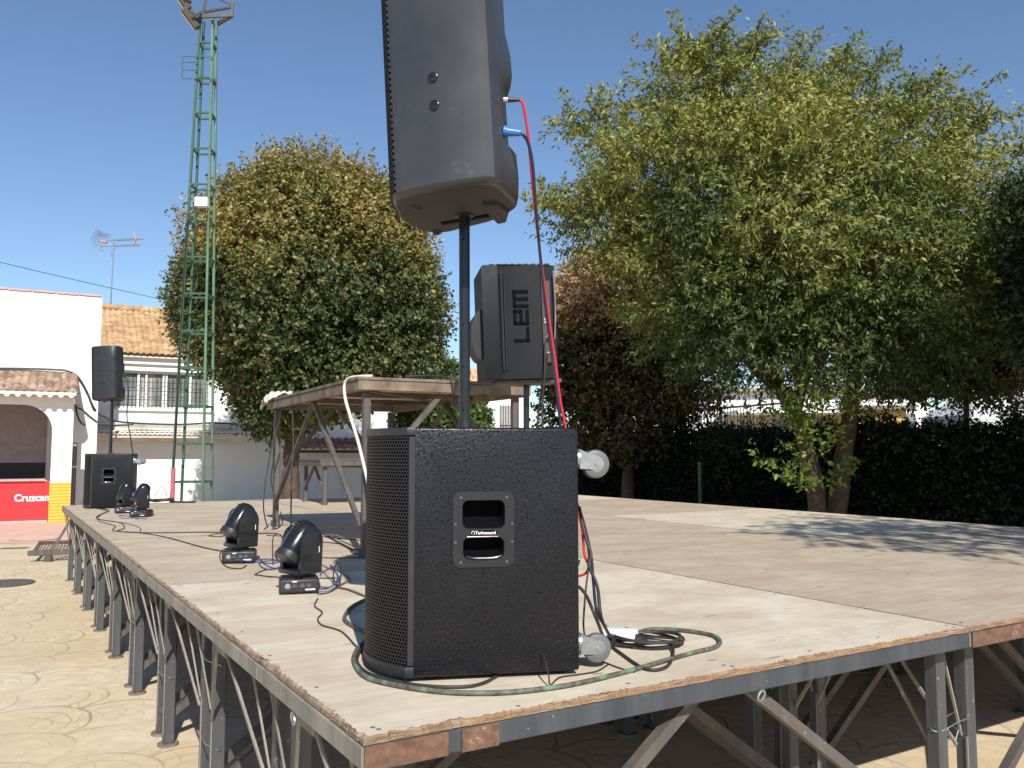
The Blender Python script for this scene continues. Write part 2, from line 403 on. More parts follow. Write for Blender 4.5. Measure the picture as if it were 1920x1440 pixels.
def taped():
    m = NM('grey_green_taped_cable'); c = m.coord('Object')
    n = m.noise(c, 5.5, 3, 0.6); f = m.noise(c, 60, 4)
    col = m.ramp(f, [(0.35, (0.055, 0.055, 0.045, 1)), (0.65, (0.15, 0.145, 0.115, 1))])
    col = m.mix(m.ramp(n, [(0.56, G(0)), (0.60, G(0.8))]), col, (0.14, 0.27, 0.15, 1))
    m.set(base=col, rough=0.6); return m.mat
TAPED = taped()
GREEN = steel('green_painted_steel', (0.035, 0.095, 0.052), 0.08, 0.5, 0.0)
GREENL = steel('pale_green_painted_steel', (0.085, 0.165, 0.095), 0.08, 0.5, 0.0)
LAMPG = simple('floodlight_glass', (0.42, 0.38, 0.30), 0.15)
SCREEN = simple('dark_board', (0.045, 0.032, 0.03), 0.7)
INT = simple('plum_grey_interior', (0.42, 0.37, 0.37), 0.9)
GREYW = simple('grey_weathered_timber', (0.20, 0.155, 0.12), 0.9, 0, 0.4, 9, 0.6, 60, 0.2)
TAN = simple('new_plywood_underside', (0.62, 0.47, 0.28), 0.8, 0, 0.1, 3)
BARK = simple('tree_bark', (0.095, 0.07, 0.052), 0.95, 0, 0.35, 9, 1.0, 30, 0.15)
BARKG = simple('pale_grey_bark', (0.22, 0.19, 0.16), 0.95, 0, 0.35, 9, 1.0, 30, 0.15)
CLOTH = simple('crumpled_cream_cloth', (0.62, 0.58, 0.5), 0.9, 0, 0.1, 10)
CANVAS = simple('pale_awning_canvas', (0.55, 0.56, 0.58), 0.9, 0, 0.06)
YELW = simple('mustard_wall', (0.62, 0.42, 0.16), 0.85, 0, 0.08)
ANTR = simple('red_antenna_tip', (0.6, 0.22, 0.22), 0.5)
def leafmat(name):
    m = NM(name); a = m.n('Attribute'); a.attribute_name = 'leaf_tint'
    m.set(base=a.outputs['Color'], rough=0.5, spec=0.35)
    tr = m.n('BsdfTranslucent'); bc = m.n('MixRGB'); bc.blend_type = 'MULTIPLY'; bc.inputs[0].default_value = 1.0
    m.l(a.outputs['Color'], bc.inputs[1]); bc.inputs[2].default_value = (1.3, 1.35, 0.6, 1)
    m.l(bc.outputs[0], tr.inputs['Color'])
    mx = m.n('MixShader'); mx.inputs[0].default_value = 0.25
    m.l(m.p.outputs[0], mx.inputs[1]); m.l(tr.outputs[0], mx.inputs[2])
    m.l(mx.outputs[0], m.t.nodes['Material Output'].inputs['Surface']); return m.mat
LEAF = leafmat('leaf')
def litter_mat():
    m = NM('hedge_twig_mass'); c = m.coord('Object')
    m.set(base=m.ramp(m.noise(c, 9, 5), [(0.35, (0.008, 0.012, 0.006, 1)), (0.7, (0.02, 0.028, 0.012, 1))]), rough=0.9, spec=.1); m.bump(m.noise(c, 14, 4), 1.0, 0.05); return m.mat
TWIGM = litter_mat()

# ================================================================== GROUND
mb = MB(); mb.add([(-400, -200, 0), (400, -200, 0), (400, 900, 0), (-400, 900, 0)], [(0, 1, 2, 3)])
build(mb, 'ground', GROUND, smooth=False, kind='structure')
A = Vector((-math.sin(math.radians(31.2)), math.cos(math.radians(31.2)), 0))    # along the long left edge, away
AB = math.radians(31.2)
B = Vector((math.cos(AB), math.sin(AB), 0))                                      # along the front edge, to the right
C0 = onz(680, 1385)                                                              # near corner of the deck
def st(s, t, z=0.0): p = C0 + A*s + B*t; return Vector((p.x, p.y, z))
# pink paving in front of the bar
mb = MB(); q = [onz(-700, 1019, 0), onz(110, 1019, 0), onz(300, 1005, 0), onz(300, 905, 0), onz(-700, 905, 0)]
mb.add([(p.x, p.y, 0.004) for p in q], [(0, 1, 2, 3, 4)])
build(mb, 'pavement', PINK, smooth=False, kind='structure')
def disc(px, py, r, name, label, mat, ring=False):
    p = onz(px, py, 0); mb = MB(); mb.cyl((p.x, p.y, 0.004), (p.x, p.y, 0.012), r, n=32)
    if ring:
        mb.lathe([(r+.02, 0.004), (r+.035, 0.02), (r+.03, .02), (r+.005, 0.006)], Matrix.Translation((p.x, p.y, 0.001)), 32)
    return top(mb, name, mat, label, 'manhole cover')
disc(8, 1095, 0.30, 'manhole_cover', 'grey round manhole cover sunk in the yellow concrete at the left edge', STEELB)
disc(64, 1012, 0.33, 'manhole_cover', 'pinkish round cover in the pink paving in front of the red bar counter', PINK, True)
mb = MB(); a = onz(4, 1029, 0); b = onz(48, 1028, 0)
for k in range(9):
    p = a.lerp(b, k/8); mb.box((p.x, p.y, 0.006), (0.03, 0.10, 0.008))
mb.bar((a.x-.03, a.y-.06, .005), (b.x+.03, b.y-.06, .005), .012, .01); mb.bar((a.x-.03, a.y+.06, .005), (b.x+.03, b.y+.06, .005), .012, .01)
top(mb, 'drain_grate', STEELB, 'narrow slotted drain grate in the yellow concrete beside the pink paving', 'drain')

# ================================================================== STAGE
TB = [0, 2.21, 4.32, 6.42]
SB = [0, 2.42, 4.76, 7.10, 9.26]
tone = {(0, 0): PLY, (0, 1): PLYM, (0, 2): PLYM, (0, 3): PLYM, (1, 0): PLYT, (1, 1): PLYT, (1, 2): PLYM, (1, 3): PLYM,
        (2, 0): PLYM, (2, 1): PLY, (2, 2): PLYT, (2, 3): PLY}
colw = ['left', 'middle', 'right']
plab = {(0, 0): 'pale weathered plywood deck sheet under the big black subwoofer at the near corner',
        (0, 1): 'plywood deck sheet under the two nearest moving head lights',
        (0, 2): 'greyer plywood deck sheet along the left edge, third from the near corner',
        (0, 3): 'worn plywood deck sheet under the distant subwoofer at the far left corner',
        (1, 0): 'tan brown plywood deck sheet at the front edge, beyond the diagonal dark seam',
        (1, 1): 'tan plywood deck sheet in the middle of the stage, second from the front edge',
        (1, 2): 'plywood deck sheet under the raised wooden platform table',
        (1, 3): 'plywood deck sheet behind the raised platform at the far edge',
        (2, 0): 'plywood deck sheet at the front right corner of the stage outside the tree shadows',
        (2, 1): 'pale plywood deck sheet along the hedge side crossed by soft tree shadows',
        (2, 2): 'brownish plywood deck sheet along the hedge side, third from the front edge',
        (2, 3): 'pale plywood deck sheet at the far corner of the stage nearest the hedge'}
for i in range(3):
    for j in range(4):
        t0, t1, s0, s1 = TB[i]+.003, TB[i+1]-.003, SB[j]+.003, SB[j+1]-.003
        zt = D + random.uniform(-.0015, .0015)
        rnd = random.Random(i*10+j)
        def edge(p, q, outer, horiz):
            n = max(8, int((Vector(q)-Vector(p)).length/(0.008 if outer else 0.15))); out = []
            w = 0.0
            for k in range(n):
                t = k/n; w = 0.86*w + rnd.gauss(0, 0.0012) if outer else 0
                chip = (0.008*rnd.random()**3 if outer else 0)
                out.append((p[0]+(q[0]-p[0])*t, p[1]+(q[1]-p[1])*t, w+chip))
            return out
        cs = [(0, 0), (t1-t0, 0), (t1-t0, s1-s0), (0, s1-s0)]
        outer = [j == 0, False, False, i == 0]
        nrm = [(0, 1), (-1, 0), (0, -1), (1, 0)]
        Pb, Pt, Pi = [], [], []
        for e in range(4):
            for (x, y, wv) in edge(cs[e], cs[(e+1) % 4], outer[e], e % 2 == 0):
                nx, ny = nrm[e]; o = outer[e]
                ins = (abs(wv) if o else 0)
                Pb.append((x+nx*ins*.4, y+ny*ins*.4, -0.016)); Pt.append((x+nx*ins*.6, y+ny*ins*.6, -(0.004+ins*.5) if o else -.0012))
                d_ = (0.003+ins*1.8+0.006*rnd.random()**2) if o else 0.003
                Pi.append((x+nx*d_, y+ny*d_, 0.0))
        # keep inner loop tidy near the corners
        Pi = [(min(max(x, 0.004), t1-t0-.004), min(max(y, 0.004), s1-s0-.004), z) for x, y, z in Pi]
        n = len(Pb); mb = MB(); mb.v = Pb+Pt+Pi
        for k in range(n):
            l = (k+1) % n; mi = 2 if (Pb[k][0] < .02 and Pb[l][0] < .02) else 1; mb.f += [(k, l, n+l, n+k), (n+k, n+l, 2*n+l, 2*n+k)]; mb.m += [mi, mi]
        mb.f += [tuple(range(2*n, 3*n)), tuple(range(n-1, -1, -1))]; mb.m += [0, 1]
        Wd, Ld = t1-t0, s1-s0
        for q in range(7):
            for (x, y) in ((.05+(Wd-.1)*q/6, .045), (.05+(Wd-.1)*q/6, Ld-.045), (.045, .05+(Ld-.1)*q/6), (Wd-.045, .05+(Ld-.1)*q/6), (Wd/2, .05+(Ld-.1)*q/6)):
                x += rnd.uniform(-.012, .012); y += rnd.uniform(-.02, .02); rr = .0065; b0 = len(mb.v)
                mb.v += [(x+rr*math.cos(a*PI/4), y+rr*math.sin(a*PI/4), .0006) for a in range(8)]; mb.f.append(tuple(range(b0, b0+8))); mb.m.append(3)
        loc = st(s0, t0, zt)
        me = bpy.data.meshes.new('deck_sheet'); me.from_pydata(mb.v, [], mb.f); me.materials.append(tone[(i, j)]); me.materials.append(EDGE); me.materials.append(EDGEG); me.materials.append(FOOTM)
        me.polygons.foreach_set('material_index', mb.m)
        o = bpy.data.objects.new('deck_sheet', me); COL.objects.link(o); o.location = loc; o.rotation_euler = (0, 0, AB)
        setp(o, plab[(i, j)], 'stage deck', 'plywood sheets of the stage deck')

# steel trestle modules that carry the deck (local x along the front, y away)
ZR1 = D-.0185; ZR0 = ZR1-.050
def make_frame(W, L, rusty, name='steel_trestle'):
    r = thing(name, '', 'stage trestle')
    m = MB()
    m.box((W/2, .02, (ZR0+ZR1)/2), (W, .04, ZR1-ZR0), .003, mi=1); m.box((W/2, L-.02, (ZR0+ZR1)/2), (W, .04, ZR1-ZR0), .003)
    for x in (0.02, W-.02): m.box((x, L/2, (ZR0+ZR1)/2-.0005), (.04+(.006 if x < .1 else 0), L-.082 if x > .1 else L-.001, ZR1-ZR0-.001), .003, mi=2 if x < .1 else 0)
    for x in (W*.33, W*.66): m.box((x, L/2, (ZR0+ZR1)/2), (.035, L-.084, .036))
    build(m, 'frame', [STEEL, STEELD, STEELW], r, smooth=False)
    q = 0
    for x in (.105, W-.062):
        for y in (.095, L-.095):
            m = MB(); m.box((x, y, ZR0/2+.006), (.05, .05, ZR0-.016), .004)
            lg = build(m, 'leg', STEEL, r, smooth=False)
            m = MB(); m.cyl((x, y, 0), (x, y, .012), .05, n=20); m.cyl((x, y, .012), (x, y, .02), .022, n=12)
            build(m, 'foot', FOOTM, lg); q += 1
    for x in (.068, W-.05):                       # inverted V on the short sides
        m = MB(); m.bar((x-.055*(x < .1), L/2-.06, ZR0), (x+.01*(x < .1), .115, .40), .012, .008, (1, 0, 0)); m.bar((x-.055*(x < .1), L/2+.06, ZR0), (x+.01*(x < .1), L-.115, .40), .012, .008, (1, 0, 0))
        if x < .1:
            for yy in (.095, L-.095): m.bar((x-.05, yy+.03, ZR0), (x+.008, yy, .44), .009, .006, (1, 0, 0)); m.bar((x+.0085, yy-.02, .44), (x+.0085, yy-.02, .06), .007, .004, (1, 0, 0))
        m.box((x-.055*(x < .1), L/2, ZR0-.012), (.008, .15, .03))
        build(m, 'brace', STEELW, r, smooth=False)
    for y in (.075, L-.075):                     # inverted V on the long sides
        m = MB(); m.bar((W/2-.09, y, ZR0), (.09, y, .12), .032, .032, (0, 1, 0)); m.bar((W/2+.09, y, ZR0), (W-.09, y, .12), .032, .032, (0, 1, 0))
        build(m, 'brace', STEELB, r, smooth=False)
    return r
bounds = [0, .84]
while len(bounds) < 10: bounds.append(bounds[-1]+1.0525)
protos = {}; frames = {}
ordn = ['first', 'second', 'third', 'fourth', 'fifth', 'sixth', 'seventh', 'eighth', 'ninth']
wmm = [2.21, 2.11, 2.10]
for i in range(3):
    for j in range(9):
        key = (i, j == 0)
        if key not in protos: protos[key] = make_frame(wmm[i]-.004, (bounds[j+1]-bounds[j])-.004, False); o = protos[key]
        else: o = copy_tree(protos[key])
        p = st(bounds[j]+.002, TB[i]+.002); o.location = p; o.rotation_euler = (0, 0, AB); frames[(i, j)] = o
        if i == 0:
            lab = 'grey steel trestle under the near corner of the stage, rusty at its corner' if j == 0 else '%s grey steel trestle along the left stage edge from the near corner' % ordn[j]
        elif j == 0:
            lab = 'grey steel trestle under the front edge of the stage, %s bay from the near corner' % ordn[i]
        else: lab = 'shaded steel trestle under the %s strip of the stage, %s row from the front' % (colw[i], ordn[j])
        setp(o, lab, 'stage trestle', 'steel trestles under the stage')
# rusty corner sleeve and rusty front rail of the second bay: real repair plates welded on the rails
def rail_plate(t0, t1, mat, parent, out=.0025):
    a = st(-out, t0); b = st(-out, t1)
    m = MB(); m.bar((a.x, a.y, (ZR0+ZR1)/2), (b.x, b.y, (ZR0+ZR1)/2), .004, .0505, (0, 0, 1)); build(m, 'rusty_plate', mat, parent, world=True, smooth=False)
fr0 = protos[(0, True)]; fr1 = protos[(1, True)]
rail_plate(0.004, 0.20, STEELR, fr0); rail_plate(0.235, .33, STEELR, fr0)
rail_plate(2.215, 4.30, STEELR, fr1)
def ring_at(p, r, parent, ax=(0, 1, 0)):
    pts = []; x = Vector(ax).orthogonal().normalized(); y = Vector(ax).cross(x)
    for k in range(14): a = 2*PI*k/14; pts.append(Vector(p)+x*math.cos(a)*r*1.25+y*math.sin(a)*r*.8)
    m = MB(); m.tube(pts, .0035, 6, closed=True); build(m, 'ring', GALV, parent, world=True)
ring_at(st(-.006, 1.18, ZR0-.011), .013, fr0, -A)
ring_at(st(.47, -.004, ZR0-.012), .013, fr0, B)
# wire ties round neighbouring legs
def tie(p, q, z, parent, r=.034):
    m = MB(); d = (q-p); d.z = 0; L = d.length; d.normalize(); nn = Vector((-d.y, d.x, 0)); pts = []
    for k in range(20):
        a = 2*PI*k/20; pts.append(p+d*(L/2)+d*math.cos(a)*(L/2+r)+nn*math.sin(a)*r+Vector((0, 0, z+.006*math.sin(3*a)+.012*math.cos(a))))
    m.tube(pts, .0022, 5, closed=True); m.tube([pts[14], pts[14]+Vector((.01, -.02, -.01)), pts[14]+Vector((-.004, -.026, -.045))], .0022, 5)
    build(m, 'wire_tie', GALV, parent, world=True)
tie(st(.095, 2.21-.062), st(.095, 2.21+.064), .50, fr0)
for jx, zz in ((1, .5), (2, .30), (3, .34), (4, .42), (1, .28), (2, .62)):
    tie(st(bounds[jx]-.095, .107), st(bounds[jx]+.095, .107), zz, frames[(0, jx)])

# ================================================================== SUBWOOFERS
def rrect(x0, z0, x1, z1, r, n=6):
    out = []
    for cx, cz, a0 in ((x1-r, z1-r, 0), (x0+r, z1-r, 90), (x0+r, z0+r, 180), (x1-r, z0+r, 270)):
        for k in range(n+1):
            a = math.radians(a0+90*k/n); out.append((cx+r*math.cos(a), cz+r*math.sin(a)))
    return out
def make_caster(parent, M):
    """swivel caster; plate in the local xy plane, wheel hanging along +z"""
    m = MB(); m.box((0, 0, .002), (.085, .07, .004), .001); m.cyl((0, 0, .004), (0, 0, .018), .024, n=18)
    for s_ in (-1, 1):
        poly = [(-.028, .016), (.022, .016), (.004, .066), (-.004, .074), (-.016, .076), (-.027, .07), (-.03, .06)]
        vs = [(x, s_*.0165+o, z) for o in (-.0015, .0015) for x, z in poly]; n = len(poly)
        m.add(vs, [(i, (i+1) % n, n+(i+1) % n, n+i) for i in range(n)]+[tuple(range(n)), tuple(range(2*n-1, n-1, -1))])
    m.box((-.002, 0, .0175), (.05, .034, .003)); m.cyl((-.016, -.022, .062), (-.016, .022, .062), .006, n=10)
    mm = MB(); mm.add(m.v, m.f, M); c = build(mm, 'caster', GALV, parent, ang=30)
    w = MB()
    prof = [(.012, -.013), (.030, -.013), (.035, -.011), (.0375, -.006), (.0375, .006), (.035, .011), (.030, .013), (.012, .013)]
    w.lathe(prof, M @ Matrix.Translation((-.016, 0, .062)) @ Matrix.Rotation(PI/2, 4, 'X'), 32)
    wm = build(w, 'wheel', simple('grey_caster_rubber', (0.13, 0.13, 0.13), .5) if 'grey_caster_rubber' not in bpy.data.materials else bpy.data.materials['grey_caster_rubber'], c)
    h = MB(); h.lathe([(.006, -.0142), (.017, -.0142), (.021, -.0136), (.021, .0136), (.017, .0142), (.006, .0142)], M @ Matrix.Translation((-.016, 0, .062)) @ Matrix.Rotation(PI/2, 4, 'X'), 24)
    build(h, 'hub', GALV, c)
def make_sub(label, loc, rz, group, detail=True):
    """x = back direction (grille faces -x), y = away width, near side face at y=0, corner of box at origin"""
    W, L, HT = .50, .448, .667
    r = thing('subwoofer', label, 'subwoofer', loc, rz, group)
    # cabinet with a real opening for the handle in the near side
    hx0, hx1, hz0, hz1 = .106, .262, .303, .486
    m = bmesh.new(); bmesh.ops.create_cube(m, size=1)
    for v in m.verts: v.co = Vector((v.co.x*L+L/2, v.co.y*W+W/2, v.co.z*(HT-.012)+(HT+.012)/2))
    ed = [e for e in m.edges if not all(v.co.x < .001 for v in e.verts)]
    bmesh.ops.bevel(m, geom=ed, offset=.008, segments=3, affect='EDGES', profile=.5)
    near = min(m.faces, key=lambda f: f.calc_center_median().y)
    base_v = list(near.verts); m.faces.remove(near)
    hole = [m.verts.new((x, 0, z)) for x, z in rrect(hx0, hz0, hx1, hz1, .012, 3)]
    he = [m.edges.new((hole[i], hole[(i+1) % len(hole)])) for i in range(len(hole))]
    oe = [e for e in m.edges if e.is_boundary and e not in he]
    bmesh.ops.triangle_fill(m, edges=oe+he, use_beauty=True)
    # drop triangles filling the hole
    for f in [f for f in m.faces if all(v in hole for v in f.verts)]: m.faces.remove(f)
    mb = MB(); mb.bm(m)
    for fx, fy in ((.05, .05), (L-.05, .05), (.05, W-.05), (L-.05, W-.05)): mb.cyl((fx, fy, 0), (fx, fy, .0125), .018, n=14)
    build(mb, 'cabinet', BLACKP, r, ang=40)
    # front frame: curved front closed by top and bottom caps
    def arc(y): t = (y-W/2)/(W/2); return -.105*(1-abs(t)**2.3)
    ys = [W*k/28 for k in range(29)]
    outl = [(.0, .0)]+[(-.022+arc(y) if 0 < y < W else -.022, y) for y in ys]+[(.0, W)]
    for (z0, z1, grow) in ((.012, .040, 0), (HT-.022, HT-.001, 0)):
        mbf = MB(); mbf.prism(outl, z0, z1, b=.003)
        build(mbf, 'front_cap', BLACKPL, r, ang=40)
    for yy in (.006, W-.006):
        mbf = MB(); mbf.box((-.0085, yy, HT/2+.009), (.019, .012, HT-.067), .002); build(mbf, 'front_edge', BLACKPL, r, ang=40)
    g = MB(); vs = []; uv = []; acc = 0; pl = None
    for y in ys:
        x = -.019+arc(y) if 0 < y < W else -.019
        if pl: acc += math.hypot(x-pl[0], y-pl[1])
        pl = (x, y)
        for z in (.040, HT-.022): vs.append((x, y, z)); uv.append((acc, z))
    n = len(ys); fs = [(2*i, 2*i+2, 2*i+3, 2*i+1) for i in range(n-1)]
    vs2 = [(x+.003, y, z) for x, y, z in vs]; g.add(vs+vs2, fs+[tuple(k+2*n for k in f[::-1]) for f in fs]); g.uv = uv+uv
    build(g, 'grille', GRILLE, r)
    # handle: plate with two cups
    def plate():
        y0 = -.0035
        b = bmesh.new(); ox = rrect(hx0-.009, hz0-.009, hx1+.009, hz1+.009, .022, 6)
        # slightly pinched waist outline
        ox = [(x+(.005 if x < (hx0+hx1)/2 else -.005)*(1 if z > hz1-.03 or z < hz0+.03 else 0)*.8, z) for x, z in ox]
        cx = (hx0+hx1)/2
        up = rrect(cx-.058, .396, cx+.058, .472, .017, 5); lo = rrect(cx-.056, .317, cx+.056, .373, .016, 5)
        loops = []
        for L_ in (ox, up, lo):
            V = [b.verts.new((x, y0, z)) for x, z in L_]; loops.append((V, [b.edges.new((V[i], V[(i+1) % len(V)])) for i in range(len(V))]))
        bmesh.ops.triangle_fill(b, edges=sum([l[1] for l in loops], []), use_beauty=True)
        for V, E_ in loops[1:]:
            vs_ = set(V)
            for f in [f for f in b.faces if all(v in vs_ for v in f.verts)]: b.faces.remove(f)
        # outer skirt
        V = loops[0][0]; S2 = [b.verts.new((v.co.x, .002, v.co.z)) for v in V]
        for i in range(len(V)): j = (i+1) % len(V); b.faces.new((V[i], V[j], S2[j], S2[i]))
        # cups
        for (V, _), (dep, sl, lip) in zip(loops[1:], ((.06, .012, 0), (.045, .006, .012))):
            c = sum((v.co for v in V), Vector())/len(V)
            prev = V
            for sc, dy, dz in ((.965, .004, 0), (.94, .012, sl*.3), (.92, dep*.6, sl), (.84, dep, sl*1.4)):
                R = [b.verts.new((c.x+(v.co.x-c.x)*sc, y0+dy, c.z+(v.co.z-c.z)*sc+dz*(.5 if v.co.z > c.z else 1))) for v in V]
                for i in range(len(V)): j = (i+1) % len(V); b.faces.new((prev[i], prev[j], R[j], R[i]))
                prev = R
            b.faces.new(prev)
        b.verts.index_update(); mm = MB(); mm.bm(b); mm.m = [1 if max(mm.v[i][1] for i in f) > .0045 else 0 for f in mm.f]; return mm
    hnd = build(plate(), 'handle', [BLACKHD, DARK], r, ang=40)  # cup insides coloured near black to stand for the shadow in them
    cx = (hx0+hx1)/2
    mm = MB()
    pts = []
    for k in range(15):                                    # raised lip under the lower cup and under the upper grip
        t = k/14; pts.append((cx-.047+.094*t, -.0055, 0.318+.006*(abs(2*t-1)**4)))
    mm.tube(pts, .0036, 8); mm.tube([(cx-.045, -.0045, .3746), (cx+.038, -.0045, .3746)], .0022, 8)
    build(mm, 'grip_lip', BLACKGL, hnd)
    mm = MB()
    for sx, sz in ((-.062, .479), (.062, .479), (-.077, .4085), (.077, .4085), (-.077, .361), (.077, .361), (-.062, .308), (.062, .308)):
        mm.cyl((cx+sx, -.0065, sz), (cx+sx, -.0035, sz), .0042, n=12)
    build(mm, 'screws', STEELD, hnd)
    if detail:
        mm = MB(); mm.box((cx, -.0042, .3855), (.072, .0014, .0125)); lp = build(mm, 'logo_plate', DARK, hnd, smooth=False)
        vs, fs = text_mesh('Turbosound', .0118, .0004, 0, .00018, .93)
        wv = max(v[0] for v in vs); mm = MB()
        mm.add([(cx-.023+v[0]*(.055/wv), -.0053-v[2], .3815+v[1]) for v in vs], fs)
        ringp = [(cx-.029+.0042*math.cos(2*PI*k/20), -.0055, .3853+.0042*math.sin(2*PI*k/20)) for k in range(-4, 13)]
        mm.tube(ringp, .0009, 5)
        build(mm, 'logo_text', WPLAS, hnd, smooth=False)
    # casters on the back
    for (y, z) in ((.07, .584), (.07, .072), (W-.07, .584), (W-.07, .072)):
        M = Matrix.Translation((L, y, z)) @ Matrix.Rotation(-PI/2+PI, 4, 'Y') @ Matrix.Rotation(PI, 4, 'Z') @ Matrix.Scale(1.08, 4)
        make_caster(r, M)
    mm = MB(); mm.box((L+.002, W/2, .33), (.004, .22, .34), .001); build(mm, 'rear_panel', BLACKPL, r)
    mm = MB(); mm.lathe([(.03, 0), (.03, .004), (.019, .004)], Matrix.Translation((.172, W/2+.02, HT)), 24); build(mm, 'pole_socket', BLACKPL, r)
    return r
SUBA = math.atan2(.081, .441)
SP = onz(775, 1281)
sub1 = make_sub('large black textured subwoofer with curved grille near the front corner of the stage', (SP.x, SP.y, D), SUBA, 'black subwoofers')
SP2 = onz(212, 951)
sub2 = make_sub('distant black subwoofer at the far left corner of the stage', (SP2.x-.12, SP2.y-.25, D), SUBA+.12, 'black subwoofers', False)

sub2.scale = (.88,)*3
def sworld(r, p): p = Vector(p)*r.scale.x; return (Matrix.Translation(r.location) @ r.rotation_euler.to_matrix().to_4x4()) @ Vector(p)
pb = sworld(sub1, (.166, .27, .667))
# ------------------------------------------------------------------ poles and speakers on top
def make_pole(base, length, label, lean=(0, 0), group='black speaker poles'):
    r = thing('speaker_pole', label, 'pole', tuple(base), group=group)
    m = MB(); m.cyl((0, 0, 0), (lean[0], lean[1], length), .0165, n=24); build(m, 'tube', BLACKGL, r)
    m = MB(); m.cyl((0, 0, 0), (0, 0, .03), .0195, n=24); build(m, 'collar', BLACKPL, r)
    m = MB()
    for k in range(5):
        z = .06+k*.13
        if z < length: m.cyl((lean[0]*z/length-.002, -.0172, z), (lean[0]*z/length-.002, -.014, z), .0028, n=8)
    build(m, 'pin_holes', DARK, r)
    return r
zb = 1.44+.7266      # underside of the upper speaker at the pole
make_pole((pb.x, pb.y, D+.667), zb-(D+.667)+.03, 'thick black pole rising from the large subwoofer to the speaker above', (-.004, 0))
PL = [(-.305, 2.350), (-.25, 2.318), (-.18, 2.288), (-.11, 2.268), (-.068, 2.262), (-.042, 2.274), (-.022, 2.31), (.010, 2.42), (.024, 2.47), (.020, 2.54), (-.006, 2.60), (-.06, 2.665), (-.20, 2.765), (-.245, 2.782), (-.292, 2.745), (-.325, 2.66), (-.343, 2.55), (-.345, 2.44), (-.336, 2.375), (-.322, 2.358)]
BACK = {7: .8, 8: 1, 9: 1, 10: .8}
def make_top(label, origin, rz, tilt, group, body=None):
    """full-range cabinet, built round the pole point; PL gives the plan"""
    r = thing('loudspeaker', label, 'loudspeaker', origin, 0, group, rot=(tilt[0], tilt[1], rz))
    px_, py_ = pb.x, pb.y
    HT = .68
    P0 = [(x-px_, y-py_) for x, y in PL]
    def sect(z, shrink, rec):
        out = []
        for k, (x, y) in enumerate(P0):
            cx, cy = -.04, .02
            X = cx+(x-cx)*shrink; Y = cy+(y-cy)*shrink
            X -= rec*BACK.get(k, 0)
            out.append((X, Y, z))
        return out
    levels = [(0, .93, 0), (.006, .975, 0), (.016, 1, 0), (.07, 1, -.004), (.145, 1, -.001), (.165, 1, .020), (.33, 1, .022), (.345, 1, .012), (.385, 1, -.002), (.45, 1, .000), (.52, 1, .012), (.66, 1, .012), (.674, .98, .012), (.68, .93, .012)]
    m = MB(); n = len(P0)
    for z, s_, rc in levels: m.v += sect(z, s_, rc)
    for i in range(len(levels)-1):
        for k in range(n):
            m.f.append((i*n+k, i*n+(k+1) % n, (i+1)*n+(k+1) % n, (i+1)*n+k)); m.m.append(0)
    m.f += [tuple(range(n-1, -1, -1)), tuple(range((len(levels)-1)*n, len(levels)*n))]; m.m += [2, 0]
    build(m, 'cabinet', [body or SCUFF, GRILLE, UNDER], r, ang=32)
    # grille wrapped round the front
    g = MB(); idx = [19, 18, 17, 16, 15, 14, 13]; acc = 0; pl = None; uv = []
    for k in idx:
        x, y = P0[k]; x -= .006; dn = 1
        if pl: acc += math.hypot(x-pl[0], y-pl[1])
        pl = (x, y)
        for z in (.014, HT-.014): g.v.append((x, y, z)); uv.append((acc, z))
    N = len(idx)
    g.f = [(2*i, 2*i+2, 2*i+3, 2*i+1) for i in range(N-1)]
    g.v += [(x+.005, y, z) for x, y, z in g.v]; g.f += [(0, 1, 2*N+1, 2*N), (2*N-2, 2*N-1, 4*N-1, 4*N-2)]
    g.f += [(2*i, 2*i+2, 2*N+2*i+2, 2*N+2*i) for i in range(N-1)]+[(2*i+1, 2*i+3, 2*N+2*i+3, 2*N+2*i+1) for i in range(N-1)]
    g.m = [0]*len(g.f); g.uv = uv+uv; build(g, 'grille', GRILLE, r, ang=60)
    # underside: slot, cup, feet and the lock plate
    m = MB(); m.bar((-.075, .075, -.0015), (.12, -.005, -.0015), .022, .004, (0, 0, 1), 0); build(m, 'slot', DARK, r, smooth=False)
    m = MB(); m.lathe([(.03, -.004), (.03, 0), (.021, -.004)], None, 24); build(m, 'pole_cup', BLACKPL, r)
    for fx, fy in ((-.135, -.115), (-.10, .165)):
        m = MB(); m.lathe([(.004, -.012), (.010, -.012), (.013, -.008), (.015, 0)], Matrix.Translation((fx, fy, 0)), 18); build(m, 'rubber_foot', BLACKR, r)
    m = MB()
    poly = [(.06+x*.9, -.13+y) for x, y in ((0, 0), (.055, .015), (.085, .09), (.075, .19), (.045, .205), (.02, .10))]
    m.prism(poly, -.014, .004, b=.003); build(m, 'lock_plate', UNDER, r, ang=30)
    # bolts in the side
    nx, ny = Vector((-.37, -.93)).normalized()
    for z in (.235, .315):
        c = Vector((-.198-px_, 2.2945-py_, z)); M = Matrix.Translation(c) @ Vector((nx, ny, 0)).to_track_quat('Z', 'Y').to_matrix().to_4x4()
        m = MB(); m.lathe([(.0145, -.006), (.0145, .0025), (.0115, .0045), (.002, .005)], M, 20); build(m, 'fly_point', BLACKGL, r)
    # connector panel on the back
    m = MB(); m.box((.118, -.055, .28), (.004, .12, .22), .001, Matrix.Rotation(.25, 4, 'Z') if False else None); pn = build(m, 'connector_panel', STEELB, r)
    for z, mt, rr in ((.372, CHROME, .007), (.352, CHROME, .007), (.326, CHROME, .008), (.291, CHROME, .009), (.200, BLUEP, .012)):
        m = MB(); m.cyl((.115, -.085, z), (.132, -.085, z), rr, n=16); build(m, 'socket', mt, pn)
    return r
